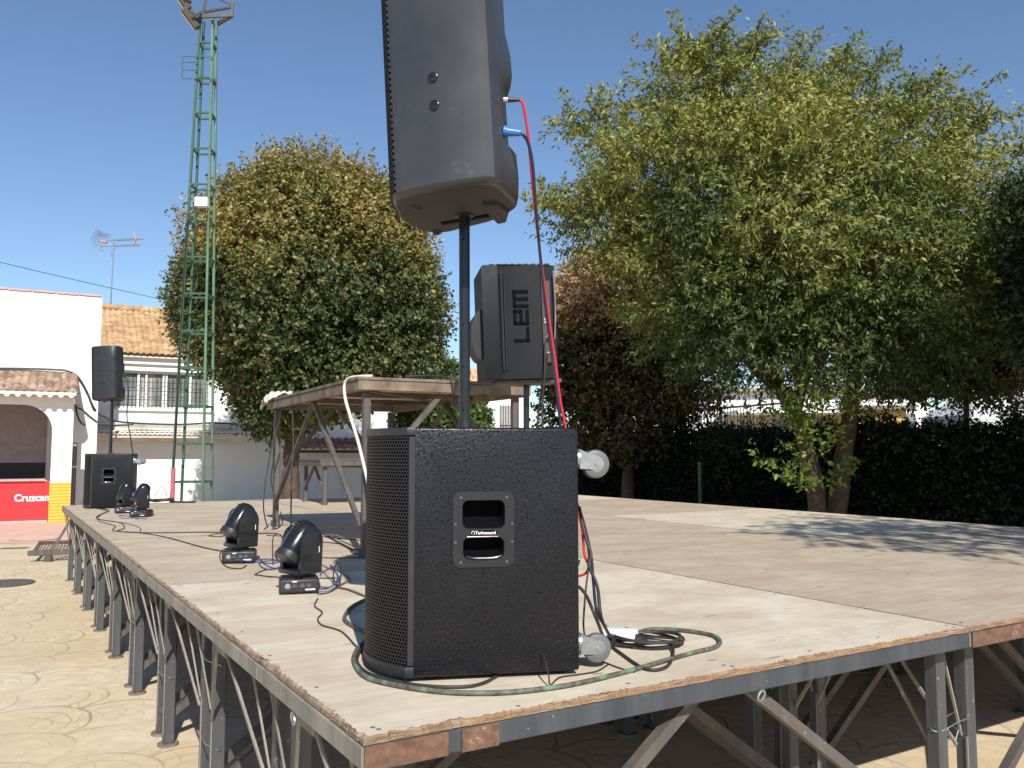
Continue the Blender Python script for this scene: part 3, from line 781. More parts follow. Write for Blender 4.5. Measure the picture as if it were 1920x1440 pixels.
top1 = make_top('big scuffed black loudspeaker high on the pole above the large subwoofer', (pb.x-.004, pb.y, zb), 0, (0.0, math.radians(-3.2)), 'black loudspeakers on poles')
pb2 = sworld(sub2, (.155, .27, .667)); zs2 = pb2.z
make_pole((pb2.x, pb2.y, zs2), .62, 'slim black pole standing on the distant subwoofer', (.0, 0))
top2 = make_top('distant black loudspeaker on a pole above the far subwoofer, in front of the white wall', (pb2.x-.01, pb2.y, zs2+.585), math.radians(18), (0, math.radians(-2.5)), 'black loudspeakers on poles', BLACKPL); top2.scale = (.86,)*3

# ------------------------------------------------------------------ stage monitor (wedge) on a stand
wc = at(985, 612, 4.5)
WM = Matrix.Translation(wc)
def make_wedge():
    r = thing('stage_monitor', 'smaller black plastic speaker with moulded letters on its side, behind the red cable', 'loudspeaker', (wc.x-.02, wc.y, wc.z-.29), 0, rot=(0.03, math.radians(-2.4), math.radians(8)))
    # local: x right (back), -x grille, near side y=-.19; z up, height .58
    m = MB()
    poly = [(-.215, -.19), (-.135, -.20), (-.125, -.192), (.085, -.19), (.09, -.175), (.165, -.165), (.175, -.12), (.15, .12), (.08, .2), (-.13, .21), (-.215, .2)]
    m.prism(poly, .0, .585, b=.012); build(m, 'cabinet', simple('worn_grey_black_plastic', (.009, .010, .012), .55, 0, .25, 7, .2, 150, .28), r, ang=30)
    m = MB(); m.cyl((-.118, -.204, .045), (-.118, -.204, .54), .006, n=8); m.cyl((-.103, -.199, .05), (-.103, -.199, .54), .004, n=8); build(m, 'rib', GALV if False else BLACKPL, r)
    m = MB()
    for k in range(9): m.box((-.16+k*.036, 0, .588), (.026, .34, .010), .003)
    build(m, 'top_ribs', BLACKPL, r)
    m = MB(); pts = [(-.215-.055*math.cos(a), 0, .235+.13*math.sin(a)) for a in [(-90+180*k/16)*PI/180 for k in range(17)]]
    vs = []; 
    for x, y, z in pts: vs += [(x, -.13, z), (x, .14, z)]
    n = len(pts); m.add(vs, [(2*i, 2*i+1, 2*i+3, 2*i+2) for i in range(n-1)]+[tuple(range(0, 2*n, 2)), tuple(range(1, 2*n, 2))]); build(m, 'grille', BLACKPL, r, ang=50)
    # moulded letters LEM, turned on their side, reading upwards
    m = MB(); y = -.1945; xs = .024; u0 = -.055
    def seg(a0, z0, a1, z1): m.box(((a0+a1)/2, y, (z0+z1)/2), (abs(a1-a0)+.016, .006, abs(z1-z0)+.016), .002)
    xl, xr = -.052, .012
    # L (bottom)
    seg(xr, .195, xr, .255); seg(xl, .195, xr, .195)
    # E rounded
    seg(xl, .283, xr, .283); seg(xl, .283, xl, .345); seg(xr, .283, xr, .345); seg((xl+xr)/2, .283, (xl+xr)/2, .345); seg((xl+xr)/2, .345, xl, .345)
    # M
    seg(xl, .372, xl, .445); seg(xl, .372, xr, .372); seg(xl, .408, xr, .408); seg(xl, .445, xr, .445)
    build(m, 'lettering', DARK, r, smooth=False)
    m = MB(); m.box((.112, -.187, .29), (.045, .006, .42), .001); pn = build(m, 'connector_panel', simple('brown_panel', (.06, .04, .035), .5), r)
    m = MB()
    for z, q in ((.40, .01), (.385, .012), (.30, .014), (.285, .012), (.21, .012), (.13, .008)): m.box((.105+.01*random.random(), -.193, z), (.02, .008, q), .001)
    m.cyl((.118, -.215, .215), (.118, -.185, .215), .012, n=12)
    build(m, 'connectors', GALV, pn)
    m = MB(); m.tube(smoothpath([(.155, -.195, .55), (.158, -.2, .4), (.155, -.2, .3), (.15, -.19, .2)]), .004, 6); build(m, 'trim_strip', GALV, r)
    m = MB(); m.box((.02, .0, -.012), (.33, .30, .02), .003); build(m, 'mount_plate', STEELB, r)
    return r
wed = make_wedge()
st_ = thing('speaker_stand', 'black tripod stand carrying the smaller speaker behind the large subwoofer', 'speaker stand', (wc.x+.005, wc.y, D))
m = MB(); m.cyl((0, 0, .12), (0, 0, wc.z-.29-D-.022), .0155, n=18); build(m, 'pole', BLACKGL, st_)
m = MB(); m.cyl((0, 0, .1), (0, 0, .55), .019, n=18); m.cyl((0, 0, .48), (0, 0, .54), .027, n=18); build(m, 'collar', BLACKPL, st_)
for k in range(3):
    a = k*2*PI/3+.4; c, s_ = math.cos(a), math.sin(a)
    m = MB(); m.cyl((.03*c, .03*s_, .50), (.30*c, .30*s_, .012), .010, n=10); m.cyl((.02*c, .02*s_, .15), (.17*c, .17*s_, .25), .007, n=8); lg = build(m, 'leg', BLACKPL, st_)
    m = MB(); m.cyl((.29*c, .29*s_, .0), (.30*c, .30*s_, .03), .015, n=12); build(m, 'rubber_foot', BLACKR, lg)

# ================================================================== MOVING HEAD LIGHTS
def make_head(label, loc, rz, tilt, scale=1.0, pan=.55):
    PN = Matrix.Rotation(pan, 4, 'Z')
    r = thing('moving_head_light', label, 'stage light', loc, rz, 'moving head lights on the stage')
    m = MB(); m.box((0, 0, .034), (.166, .135, .056), .008, seg=2); m.box((0, 0, .064), (.150, .12, .008), .003)
    b = build(m, 'base', BLACKPL, r, ang=40)
    for sx in (-1, 1):
        for sy in (-1, 1):
            m = MB(); m.cyl((sx*.06, sy*.048, 0), (sx*.06, sy*.048, .008), .011, n=12); build(m, 'rubber_foot', BLACKR, b)
    m = MB(); m.box((0, -.0685, .034), (.146, .003, .04), .001); pn = build(m, 'connector_panel', simple('head_panel', (.03, .03, .034), .4) if 'head_panel' not in bpy.data.materials else bpy.data.materials['head_panel'], b)
    for x, rr in ((-.048, .012), (-.02, .010), (.012, .010), (.038, .010)):
        m = MB(); m.cyl((x, -.076, .036), (x, -.068, .036), rr, n=14); m.cyl((x, -.082, .036), (x, -.076, .036), rr*.6, n=10); build(m, 'socket', GALV if x < -.03 else STEELB, pn)
    m = MB(); m.box((.045, -.0705, .020), (.04, .002, .006)); m.box((-.02, -.0705, .054), (.02, .002, .004)); build(m, 'white_print', WPLAS, pn, smooth=False)
    m = MB(); m.cyl((0, 0, .068), (0, 0, .082), .045, n=24); build(m, 'turntable', BLACKPL, r)
    # yoke: cross piece and two broad rounded arms
    m = MB(); m.box((0, 0, .092), (.125, .135, .022), .007, PN, seg=2)
    for sy in (-1, 1):
        poly = [(-.046, 0), (.062, 0)]+[(.014+.050*math.cos(a), .142+.056*math.sin(a)) for a in [k*PI/10 for k in range(11)]]+[(-.044, .10)]
        M = PN @ Matrix.Translation((0, sy*.070+.011, .084)) @ Matrix.Rotation(PI/2, 4, 'X')
        m.prism(poly, 0, .022, M, b=.006)
    yk = build(m, 'yoke', BLACKGL, r, ang=40)
    m = MB(); m.box((.044, -.0825, .185), (.003, .001, .026), 0, PN); build(m, 'white_mark', WPLAS, yk, smooth=False)
    # head: fat barrel
    M = PN @ Matrix.Translation((-.002, 0, .222)) @ Matrix.Rotation(tilt, 4, 'Y')
    prof = [(.034, -.092), (.044, -.090), (.050, -.08), (.056, -.045), (.0575, -.01), (.0575, .03), (.052, .06), (.041, .080), (.02, .09), (.004, .093)]
    m = MB(); m.lathe(prof, M, 28); hd = build(m, 'lamp_head', BLACKGL, r, ang=50)
    m = MB(); m.lathe([(.0555, -.102), (.0575, -.098), (.0575, -.072), (.050, -.072), (.050, -.098)], M, 28); build(m, 'lens_hood', BLACKPL, hd)
    m = MB(); m.lathe([(.002, -.094), (.020, -.096), (.042, -.091), (.042, -.089), (.002, -.089)], M, 24); build(m, 'lens', simple('lens_glass', (.03, .03, .035), .05) if 'lens_glass' not in bpy.data.materials else bpy.data.materials['lens_glass'], hd)
    m = MB()
    for k in range(4): m.box((0, 0, .02+k*.014), (.112, .035, .004), .001, M)
    build(m, 'vent_fins', BLACKPL, hd)
    r.scale = (scale,)*3
    return r
def flat(px, py): p = onz(px, py); return (p.x, p.y, D)
make_head('black moving head light nearest the large subwoofer, tilted back, blue cable behind', flat(560, 1110), math.radians(16), math.radians(38))
make_head('second black moving head light, behind and left of the nearest one', flat(449, 1054), math.radians(12), math.radians(36), 1.04)
make_head('distant black moving head light with a white sticker, right in front of far subwoofer', flat(265, 969), math.radians(-5), math.radians(28))
make_head('distant black moving head light, left and farthest, in front of far subwoofer', flat(234, 962), math.radians(12), math.radians(20))

# ================================================================== RAISED PLATFORM ON THE STAGE
N0 = Vector((-.873, 4.83, 0)); TA = (Vector((-2.02, 7.02, 0))-N0); LT = TA.length; TA.normalize(); tb = math.atan2(TA.y, TA.x)-PI/2
TBv = Vector((math.cos(tb), math.sin(tb), 0))
def make_riser(label, loc, rz, W, L, h, railmat=None):
    railmat = railmat or GREYW
    r = thing('raised_platform', label, 'platform', loc, rz)
    m = MB(); rnd = random.Random(3)
    m.box((W/2, L/2, h-.009), (W+.01, L+.01, .018), .002); build(m, 'board', railmat, r, smooth=False)
    m = MB(); m.box((W/2, L/2, h-.0225), (W-.02, L-.02, .007)); build(m, 'underside_board', TAN, r, smooth=False)
    m = MB(); z = h-.052
    for y in (.017, L-.017): m.box((W/2, y, z+.004), (W, .034, .056), .003)
    for x in (.017, W-.017): m.box((x, L/2, z), (.034, L-.07, .060), .003)
    build(m, 'edge_rail', railmat, r, smooth=False)
    m = MB()
    for k in (.33, .66): m.box((W/2, L*k, h-.046), (W-.07, .035, .036))
    m.bar((.04, .05, h-.07), (W-.04, L*.5, h-.07), .03, .01, (0, 0, 1)); m.bar((W-.04, L*.5, h-.07), (.04, L-.05, h-.07), .03, .01, (0, 0, 1))
    build(m, 'cross_beams', STEELB, r, smooth=False)
    for x in (.075, W-.075):
        for y in (.075, L-.075):
            m = MB(); m.box((x, y, (h-.086)/2+.008), (.042, .042, h-.10), .004); lg = build(m, 'leg', STEELB, r, smooth=False)
            m = MB(); m.cyl((x, y, 0), (x, y, .05), .036, n=18); build(m, 'foot', STEELB, lg)
    for x in (.06, W-.06):
        m = MB(); m.bar((x, L/2-.02, h-.086), (x, L-.10, .17), .027, .027, (1, 0, 0)); build(m, 'brace', STEELB, r, smooth=False)
        m = MB(); m.bar((x, L/2+.02-.06, h-.09), (x, .10, .17), .027, .026, (1, 0, 0)); build(m, 'brace', STEELB, r, smooth=False)
    for y in (.06, L-.06):
        m = MB(); m.bar((W/2-.03, y, h-.086), (.10, y, .45), .03, .03, (0, 1, 0)); m.bar((W/2+.03, y, h-.086), (W-.10, y, .45), .03, .029, (0, 1, 0)); build(m, 'brace', STEELB, r, smooth=False)
    return r
riser = make_riser('raised wooden platform on brown steel legs standing on the stage', (N0.x, N0.y, D), tb, 1.12, LT, 1.03)
# cloth on the far left corner of the platform
m = MB(); rnd = random.Random(5); nx_, ny_ = 26, 18
base = N0 + TA*(LT-.02) + TBv*.0
for i in range(nx_):
    for j in range(ny_):
        u = (i/(nx_-1)-.42)*.34; v_ = (j/(ny_-1)-.5)*.36
        p = base+TBv*(u+.10)+TA*(v_-.11)
        hgt = .018+.018*math.sin(u*45+v_*22)+.012*math.sin(v_*70-u*30)+.03*max(0, 1-((u/.15)**2+(v_/.16)**2))
        over = max(0, -(u+.10)-.008)+max(0, (v_-.11)-.028)
        m.v.append((p.x, p.y, D+1.03+max(.004, hgt)-over*1.1))
for i in range(nx_-1):
    for j in range(ny_-1): k = i*ny_+j; m.f.append((k, k+1, k+ny_+1, k+ny_)); m.m.append(0)
n = len(m.v); m.v += [(x, y, z-.004) for x, y, z in m.v]; m.f += [tuple(k+n for k in f[::-1]) for f in m.f]; m.m += [0]*len(m.m)
top(m, 'cloth', CLOTH, 'crumpled cream cloth lying on the far left corner of the raised platform', 'cloth', smooth=True, ang=180)
# lower dark platform further back
p2 = st(8.35, 3.15)
q2 = onz(623, 947)
make_riser('second lower platform, dark, standing behind the raised wooden platform', (q2.x-.12, q2.y-.10, D), tb+.02, 1.15, .95, .52, STEELB)

# ================================================================== CABLES AND SMALL THINGS ON THE DECK
def cab(pts, r, mat, label, group=None, k=8, extra=None):
    """pts: (px, py) lying on the deck, (px, py, dz) lifted by dz above the deck, or a Vector"""
    P = []
    for p in pts:
        if isinstance(p, Vector): P.append(p)
        else:
            z = D+r+(p[2] if len(p) > 2 else 0); P.append(onz(p[0], p[1], z))
    m = MB(); m.tube(smoothpath(P, k), r, 8)
    if extra:
        for e in extra:
            Q = []
            for p in e: Q.append(p if isinstance(p, Vector) else onz(p[0], p[1], D+r+(p[2] if len(p) > 2 else 0)))
            m.tube(smoothpath(Q, k), r, 8)
    return top(m, 'cable', mat, label, 'cable', group, ang=60)
# red microphone cable and the dark one from the upper speaker down behind the subwoofer
def V(px, py, Y): return at(px, py, Y)
pl = thing('cable', 'red cable hanging from the upper speaker down behind the large subwoofer', 'cable', tuple(V(968, 187, 2.38)))
m = MB(); m.tube(smoothpath([V(972, 187, 2.38), V(979, 191, 2.38), V(985, 215, 2.39), V(992, 270, 2.42), V(1000, 360, 2.5), V(1012, 470, 2.6), V(1027, 580, 2.68), V(1040, 670, 2.72), V(1052, 760, 2.75), V(1060, 800, 2.76), V(1072, 900, 2.76), V(1090, 985, 2.74), V(1096, 1040, 2.72), V(1104, 1060, 2.72), V(1098, 1075, 2.72), V(1085, 1080, 2.73)], 10), .0042, 8)
build(m, 'cord', REDC, pl, world=True)
m = MB(); m.cyl(V(944, 187, 2.38), V(952, 187, 2.38), .009, n=16); build(m, 'plug_collar', CHROME, pl, world=True)
m = MB(); m.cyl(V(951, 187, 2.38), V(976, 187.5, 2.38), .0085, .0045, n=16); build(m, 'plug', BLACKPL, pl, world=True)
pl = thing('cable', 'dark power cable with a blue plug hanging beside the red cable', 'cable', tuple(V(960, 250, 2.38)))
m = MB(); m.tube(smoothpath([V(974, 249, 2.38), V(982, 254, 2.38), V(991, 270, 2.4), V(999, 310, 2.42), V(1004, 380, 2.47), V(1011, 460, 2.56), V(1019, 540, 2.62), V(1031, 640, 2.7), V(1042, 720, 2.73), V(1056, 830, 2.77), V(1078, 930, 2.78), V(1093, 975, 2.75), V(1108, 1040, 2.72), V(1112, 1085, 2.66), V(1120, 1150, 2.58)]+[onz(1140, 1178, D+.006)], 10), .0048, 8); build(m, 'cord', NAVY, pl, world=True)
m = MB(); m.cyl(V(944, 246, 2.38), V(951, 247, 2.38), .0165, n=18); m.cyl(V(951, 247, 2.38), V(976, 249, 2.38), .0135, .0095, n=18); build(m, 'plug', BLUEP, pl, world=True)
# leads behind the subwoofer
cab([V(1086, 950, 2.6), V(1096, 1000, 2.58), V(1108, 1040, 2.56), V(1104, 1060, 2.54), V(1120, 1100, 2.5), V(1128, 1160, 2.46), (1150, 1203)], .005, BROWNC, 'dark lead hanging behind the subwoofer down to the white socket block')
cab([V(1086, 1100, 2.5), V(1100, 1118, 2.47), V(1118, 1160, 2.43), (1135, 1200, .01), (1160, 1222), (1210, 1254), (1250, 1250), (1262, 1225), (1260, 1208, .012)], .0048, BROWNC, 'dark lead looping over the thick taped cable right of the subwoofer')
cab([V(1098, 990, 2.7), V(1104, 1050, 2.7), V(1098, 1110, 2.66), V(1094, 1170, 2.6), (1098, 1200)], .003, BROWNC, 'thin dark lead hanging straight down behind the subwoofer casters')
# thick taped cable ring round the subwoofer
cab([(690, 1122), (662, 1136), (646, 1156), (655, 1170), (690, 1188), (684, 1202), (668, 1220), (664, 1240), (685, 1268), (740, 1284), (830, 1297), (930, 1299), (1030, 1290), (1110, 1275), (1200, 1252), (1290, 1226), (1338, 1214), (1350, 1203), (1335, 1191), (1280, 1182), (1220, 1180), (1188, 1190)], .0068, TAPED, 'thick grey cable with green tape curving round the front of the large subwoofer', k=10)
cab([(688, 1208), (672, 1226), (672, 1246), (700, 1266), (780, 1284), (860, 1288), (905, 1281), (940, 1262), (962, 1240, .02), (968, 1243, .008), (955, 1246)], .0046, BROWNC, 'dark thin lead bent up against the foot of the subwoofer front')
cab([(1140, 1246), (1120, 1258), (1090, 1264), (1050, 1270), (1032, 1284), (1028, 1262, .03), (1016, 1225, .06), (995, 1204, .07), (982, 1204, .07)], .0022, BROWNC, 'very thin wire arching up in front of the subwoofer side')
cab([(1120, 1236), (1160, 1252), (1190, 1260)], .0022, BROWNC, 'short thin wire on the deck right of the lower caster')
# coil and socket block
co = thing('cable_coil', 'coil of dark extension cable lying right of the subwoofer', 'cable coil', tuple(onz(1215, 1215)))
cc = onz(1212, 1210); rnd = random.Random(4)
def coilpts(cx, cy, rx, ry, turns, r, lift, rot):
    P = []
    n = int(turns*18)
    for k in range(n):
        a = 2*PI*k/18; w = 1+.07*math.sin(a*1.37+1)+.05*math.sin(a*.61)
        x = rx*w*math.cos(a); y = ry*w*math.sin(a); c, s_ = math.cos(rot), math.sin(rot)
        P.append(Vector((cx+x*c-y*s_+.008*math.sin(a*.37), cy+x*s_+y*c+.01*math.sin(a*.23), D+r+lift*k/n+.004*(1+math.sin(a*2.3)))))
    return P
m = MB(); m.tube(smoothpath(coilpts(cc.x, cc.y, .105, .075, 4.3, .0045, .025, -.15), 3), .0045, 7); build(m, 'cord', BROWNC, co, world=True)
sb = thing('socket_block', 'white multi-socket block with dark plugs beside the cable coil', 'power socket', tuple(onz(1163, 1209)), math.radians(-24))
m = MB(); m.box((0, 0, .026), (.105, .055, .048), .007, seg=2); build(m, 'housing', WPLAS, sb)
for (x, y) in ((-.02, -.032), (.052, -.004)):
    m = MB(); m.cyl((x, y, .02), (x+(.022 if x > 0 else 0), y-(.022 if x < 0 else 0), .02), .0185, .016, n=16); m.cyl((x, y+.002, .02), (x+(.04 if x > 0 else 0), y-(.03 if x < 0 else 0), .016), .009, .007, n=10); build(m, 'plug', BLACKPL, sb)
m = MB(); m.cyl((.0, .02, .03), (.01, .045, .034), .017, .014, n=16); build(m, 'plug', BLACKPL, sb)
# blue data cable bundle at the moving heads
def hump(pts, r, mat, label, **k): return cab(pts, r, mat, label, **k)
hump([(598, 1104, .01), (615, 1103, .01), (634, 1090, .02), (639, 1072, .05), (628, 1062, .06), (606, 1072, .02), (600, 1080)], .0032, BLUEC, 'blue cable looped beside the nearest moving head light',
     extra=[[(595, 1113, .005), (618, 1110), (636, 1092, .02), (630, 1074, .06), (600, 1058, .02)], [(600, 1100, .02), (622, 1100, .02), (633, 1082, .05), (622, 1066, .05), (600, 1076, .02)]])
hump([(636, 1098, .0), (640, 1075, .05), (636, 1056, .08), (630, 1058, .07), (625, 1080, .04), (632, 1098, .0)], .0028, BROWNC, 'dark lead standing up in a narrow loop beside the nearest light')
hump([(486, 1046, .01), (500, 1060), (520, 1066), (540, 1060), (525, 1052), (498, 1052), (486, 1058), (505, 1068), (538, 1058)], .003, BLUEC, 'tangled blue cable lying between the two near moving head lights', extra=[[(455, 1052, .012), (480, 1054), (510, 1056), (536, 1050)], [(440, 1048, .03), (470, 1052, .012), (500, 1048), (530, 1052)]])
hump([(470, 1030), (450, 1024), (420, 1030), (412, 1045), (424, 1062), (450, 1066), (462, 1060)], .003, BROWNC, 'dark cable curled round the base of the second moving head light')
hump([(538, 1066), (500, 1068), (480, 1076), (482, 1078), (520, 1082), (600, 1084), (628, 1084)], .0028, BROWNC, 'dark cable snaking behind the nearest moving head light')
hump([(512, 1058), (511, 1020, .02), (514, 1004, .07), (526, 1003, .07), (530, 1020, .03), (516, 1036, .01), (522, 1050), (534, 1056)], .0035, BROWNC, 'grey looped cable standing behind the nearest moving head light')
hump([(596, 1122), (590, 1136), (604, 1148), (596, 1160), (604, 1172), (640, 1184), (668, 1212), (676, 1214)], .0028, BROWNC, 'thin twisted wire running from the nearest light toward the subwoofer foot')
hump([(620, 1060), (650, 1080), (654, 1088), (635, 1100), (655, 1106), (690, 1120)], .005, TAPED, 'thick greenish cable running behind the nearest light to the subwoofer')
hump([(596, 1045), (640, 1046), (692, 1044)], .0038, TAPED, 'grey cable lying flat from behind the light to the subwoofer grille')
hump([(500, 1004), (560, 1006), (600, 1006), (640, 1010), (692, 1014)], .0032, BROWNC, 'dark cable in the platform shadow running to the subwoofer', extra=[[(600, 1016), (640, 1020), (665, 1030), (692, 1026)], [(655, 1026), (660, 1036), (675, 1039), (692, 1038)]])
# cable connector
m = MB(); a = onz(612, 1002, D+.012); b = onz(632, 1004, D+.012); m.cyl(a, b, .011, n=14); m.cyl(b, onz(646, 1008, D+.01), .008, .005, n=12)
top(m, 'cable_connector', GALV, 'silver cable connector lying on the deck in the platform shadow', 'connector')
# long cables from the far subwoofer
cab([(175, 952), (200, 958), (182, 968), (186, 974), (225, 980), (233, 990), (222, 996), (280, 999), (380, 998), (450, 1000), (520, 1000)], .0042, BROWNC, 'long dark cable winding from the far subwoofer along the deck', k=6)
cab([(185, 952), (205, 957), (190, 964), (184, 976), (215, 986), (212, 995), (250, 998), (290, 1003), (330, 1012), (380, 1026), (420, 1034)], .0038, BROWNC, 'thin dark cable running from the far subwoofer to the second near light', k=6)
cab([(205, 977), (240, 982), (262, 990), (262, 998)], .003, BROWNC, 'short loop of dark cable near the far moving head lights')
cab([(225, 970), (235, 972), (255, 971), (275, 973)], .004, BLUEC, 'blue cable bundled between the two far moving head lights', extra=[[(222, 966), (240, 968), (260, 974)]])
cab([(392, 1004), (410, 1000), (425, 1002), (412, 1006), (392, 1005)], .0028, BROWNC, 'small flat loop of cable lying left of the second near light')
m = MB(); rnd = random.Random(9)
cpt = onz(302, 943)
m.tube(smoothpath([cpt+Vector((.12*math.cos(a)*(1+.2*rnd.random()), .08*math.sin(a)*(1+.2*rnd.random()), .02+.03*rnd.random())) for a in [k*.9 for k in range(30)]], 4), .012, 6)
m.tube(smoothpath([cpt+Vector((.1, 0, .02)), cpt+Vector((.25, 0, .012)), cpt+Vector((.4, .02, .012))], 4), .012, 6)
m.tube(smoothpath([cpt+Vector((-.08, 0, .03)), cpt+Vector((-.06, 0, .12)), cpt+Vector((0, 0, .19)), cpt+Vector((.06, 0, .12)), cpt+Vector((.05, 0, .03))], 4), .004, 5)
top(m, 'cable_coil', BROWNC, 'dark heap of coiled cable right of the far subwoofer', 'cable coil', ang=60)
# cables hanging at the raised platform
zt = D+1.03
e1 = N0+TA*.16-TBv*.012
cab([Vector((N0.x+TA.x*.05+TBv.x*.1, N0.y+TA.y*.05+TBv.y*.1, zt+.01)), V(676, 706, 4.92), V(655, 709, 5.0), V(646, 722, 5.03), V(648, 750, 5.02), V(660, 790, 4.95), V(672, 830, 4.9), V(684, 880, 4.85), V(694, 925, 4.8), V(705, 990, 4.7)], .0095, WCAB, 'cream cable looping over the edge of the raised platform')
cab([V(560, 736, 6.2), V(549, 737, 6.28), V(548, 760, 6.28), V(550, 830, 6.25), V(547, 880, 6.2), V(546, 930, 6.1), (546, 985), (552, 1000)], .006, BROWNC, 'thin dark cable hanging down the side of the raised platform')
cab([V(530, 742, 6.7), V(519, 748, 6.75), V(514, 800, 6.75), V(513, 860, 6.75), V(508, 900, 6.75), V(516, 940, 6.75), (512, 990)], .006, BROWNC, 'dark cable beside the far left leg of the raised platform')
cab([V(530, 758, 6.6), V(523, 790, 6.65), V(511, 830, 6.6), V(500, 890, 6.55), V(494, 950, 6.45), (502, 988), (512, 992), (524, 988), (530, 978), (526, 960, .05)], .005, BROWNC, 'loose dark cable bowing left of the raised platform leg')
cab([V(760, 706, 5.2), V(800, 705, 5.2), V(838, 708, 5.1), V(848, 718, 5.08), V(851, 740, 5.06), V(851, 762, 5.06)], .006, BROWNC, 'dark cable arching over the front rail of the raised platform')
cab([V(1027, 665, 4.3), V(1022, 700, 4.32), V(1014, 740, 4.35), V(1008, 790, 4.38), V(1004, 850, 4.4), onz(1000, 1065, D)], .005, BROWNC, 'thin grey cable hanging from the smaller speaker', extra=[[V(1022, 640, 4.3), V(1021, 700, 4.3), V(1017, 760, 4.33), V(1016, 850, 4.35), onz(1010, 1062, D)]])
cab([V(229, 705, 9.2), V(238, 712, 9.15), V(240, 740, 9.15), V(238, 780, 9.15), V(244, 815, 9.2), V(249, 851, 9.3)], .006, BROWNC, 'thin cable hanging from the distant speaker to its subwoofer')
# folded steel ramp lying on the ground by the far end of the left edge
rp = onz(100, 1052, 0)
rr_ = thing('metal_ramp', 'rusty steel access ramp with mesh lying on the ground beside the stage', 'ramp', (rp.x, rp.y, 0), math.radians(24))
m = MB(); W_, L_ = 1.05, .85
m.box((W_/2-.25, -.05, .12), (W_+.1, .035, .07), .004); m.box((W_/2-.25, L_-.05, .17), (W_, .03, .05), .004); m.bar((-.23, -.05, .12), (-.23, L_-.05, .17), .03, .05); m.bar((W_-.27, -.05, .12), (W_-.27, L_-.05, .17), .03, .05); m.bar((.3, -.05, .11), (.3, L_-.05, .16), .03, .04)
for x in (-.15, W_-.35):
    m.cyl((x+.1, -.05, 0), (x+.1, -.05, .09), .05, n=14)
build(m, 'frame', STEELB, rr_, smooth=False)
m = MB()
for k in range(26): t = k/25; x = -.21+t*(W_-.06); m.bar((x, -.03, .145), (x, L_-.06, .185), .012, .006)
for k in range(8): t = k/7; y = -.02+t*(L_-.05); m.bar((-.21, y, .139+t*.04), (W_-.28, y, .139+t*.04), .006, .006)
build(m, 'mesh_tread', STEELR, rr_, smooth=False)
m = MB(); m.bar((-.02, -.02, .14), (.42, .45, 1.0), .035, .03, (0, 1, 0)); m.box((.42, .45, 1.0), (.16, .03, .03), .003); build(m, 'handrail_post', STEELB, rr_, smooth=False)

# ================================================================== BUILDINGS
OB = Vector((-9.12, 17.75, 0)); YB = math.radians(28)
EB = Vector((math.cos(YB), math.sin(YB), 0)); NB = Vector((-math.sin(YB), math.cos(YB), 0))
def bw(x, y, z=0): return OB+EB*x+NB*y+Vector((0, 0, z))
def tile_field(W, L, rise, pitch=.19, row=.30, amp=.045, mi=0, soff=0):
    """barrel tiles; x across, y up the slope; returns MB with top surface and thickness"""
    m = MB(); nc = int(W/pitch); nr = max(2, int(L/row)); seg = 6
    for r_ in range(nr):
        y0 = L*r_/nr; y1 = L*(r_+1)/nr+.03
        for c in range(nc):
            jx = .004*random.uniform(-1, 1); jz = .006*random.random()
            vs = []
            for (y, dz) in ((y0, .028), (y1, .0)):
                for k in range(seg+1):
                    t = k/seg; x = c*W/nc+(W/nc)*t+jx; z = amp*math.sin(PI*t)*1.25-.02
                    vs.append((x, y, rise*min(y, L)/L+z+dz+jz))
            n = seg+1
            fs = [(k, k+1, n+k+1, n+k) for k in range(seg)]
            b0 = len(vs); vs += [(x, y, z-.025) for x, y, z in vs[:n]]          # visible thickness at the lower lip
            fs += [(k, b0+k, b0+k+1, k+1) for k in range(seg)]
            m.add(vs, fs, None, mi)
    m.box((W/2, L/2, rise/2-.05), (W, .01, .01)); return m
# --- bar building with porch (left)
bar = thing('bar_building', 'white bar building with tiled porch, wide arch and yellow brick base', 'building', tuple(OB), YB)
def arch_wall():
    x0, x1, z1, R_, zt_ = -6.0, -.38, 2.42, .55, 2.72; m = MB()
    for xa, xb, za, zb_ in ((-7.5, x0, 0, z1-R_), (x1, 0, 0, z1-R_), (-7.5, 0, z1, zt_), (-7.5, x0, z1-R_, z1), (x1, 0, z1-R_, z1)): m.box(((xa+xb)/2, .17, (za+zb_)/2), (xb-xa, .34, zb_-za))
    for cx, sg in ((x1-R_, 1), (x0+R_, -1)):
        arc = [(cx+sg*R_*math.sin(k*PI/24), z1-R_+R_*math.cos(k*PI/24)) for k in range(13)]; cor = (cx+sg*R_, z1)
        for k in range(12):
            a, b_ = arc[k], arc[k+1]; q = [(a[0], 0, a[1]), (b_[0], 0, b_[1]), (cor[0], 0, cor[1]), (a[0], .34, a[1]), (b_[0], .34, b_[1]), (cor[0], .34, cor[1])]
            m.add(q, [(0, 1, 2), (5, 4, 3), (0, 3, 4, 1)])
    return m
build(arch_wall(), 'porch_wall', WHITE, bar, smooth=False)
m = MB(); m.box((-.19, -.012, .41), (.385, .03, .82)); m.box((-.378, .17, .41), (.02, .34, .82)); build(m, 'brick_base', YBRICK, bar, smooth=False)
m = MB(); m.box((-3.5, 1.25, 2.42), (8.0, .3, 4.84), 0); build(m, 'upper_wall', WHITE, bar, smooth=False) if False else None
m = MB(); m.box((-3.51, .92, 3.78), (7.98, .3, 2.14)); m.box((.24, .92, 1.35), (.476, .3, 2.70)); build(m, 'upper_wall', WHITE, bar, smooth=False)
m = MB()
for k in range(18): m.box((-7.40+k*.45, .92, 4.875+.004*(k % 2)), (.43, .36, .045), .01)
build(m, 'wall_coping', simple('pink_coping_tiles', (.62, .34, .30), .8, 0, .15, 5), bar, smooth=False)
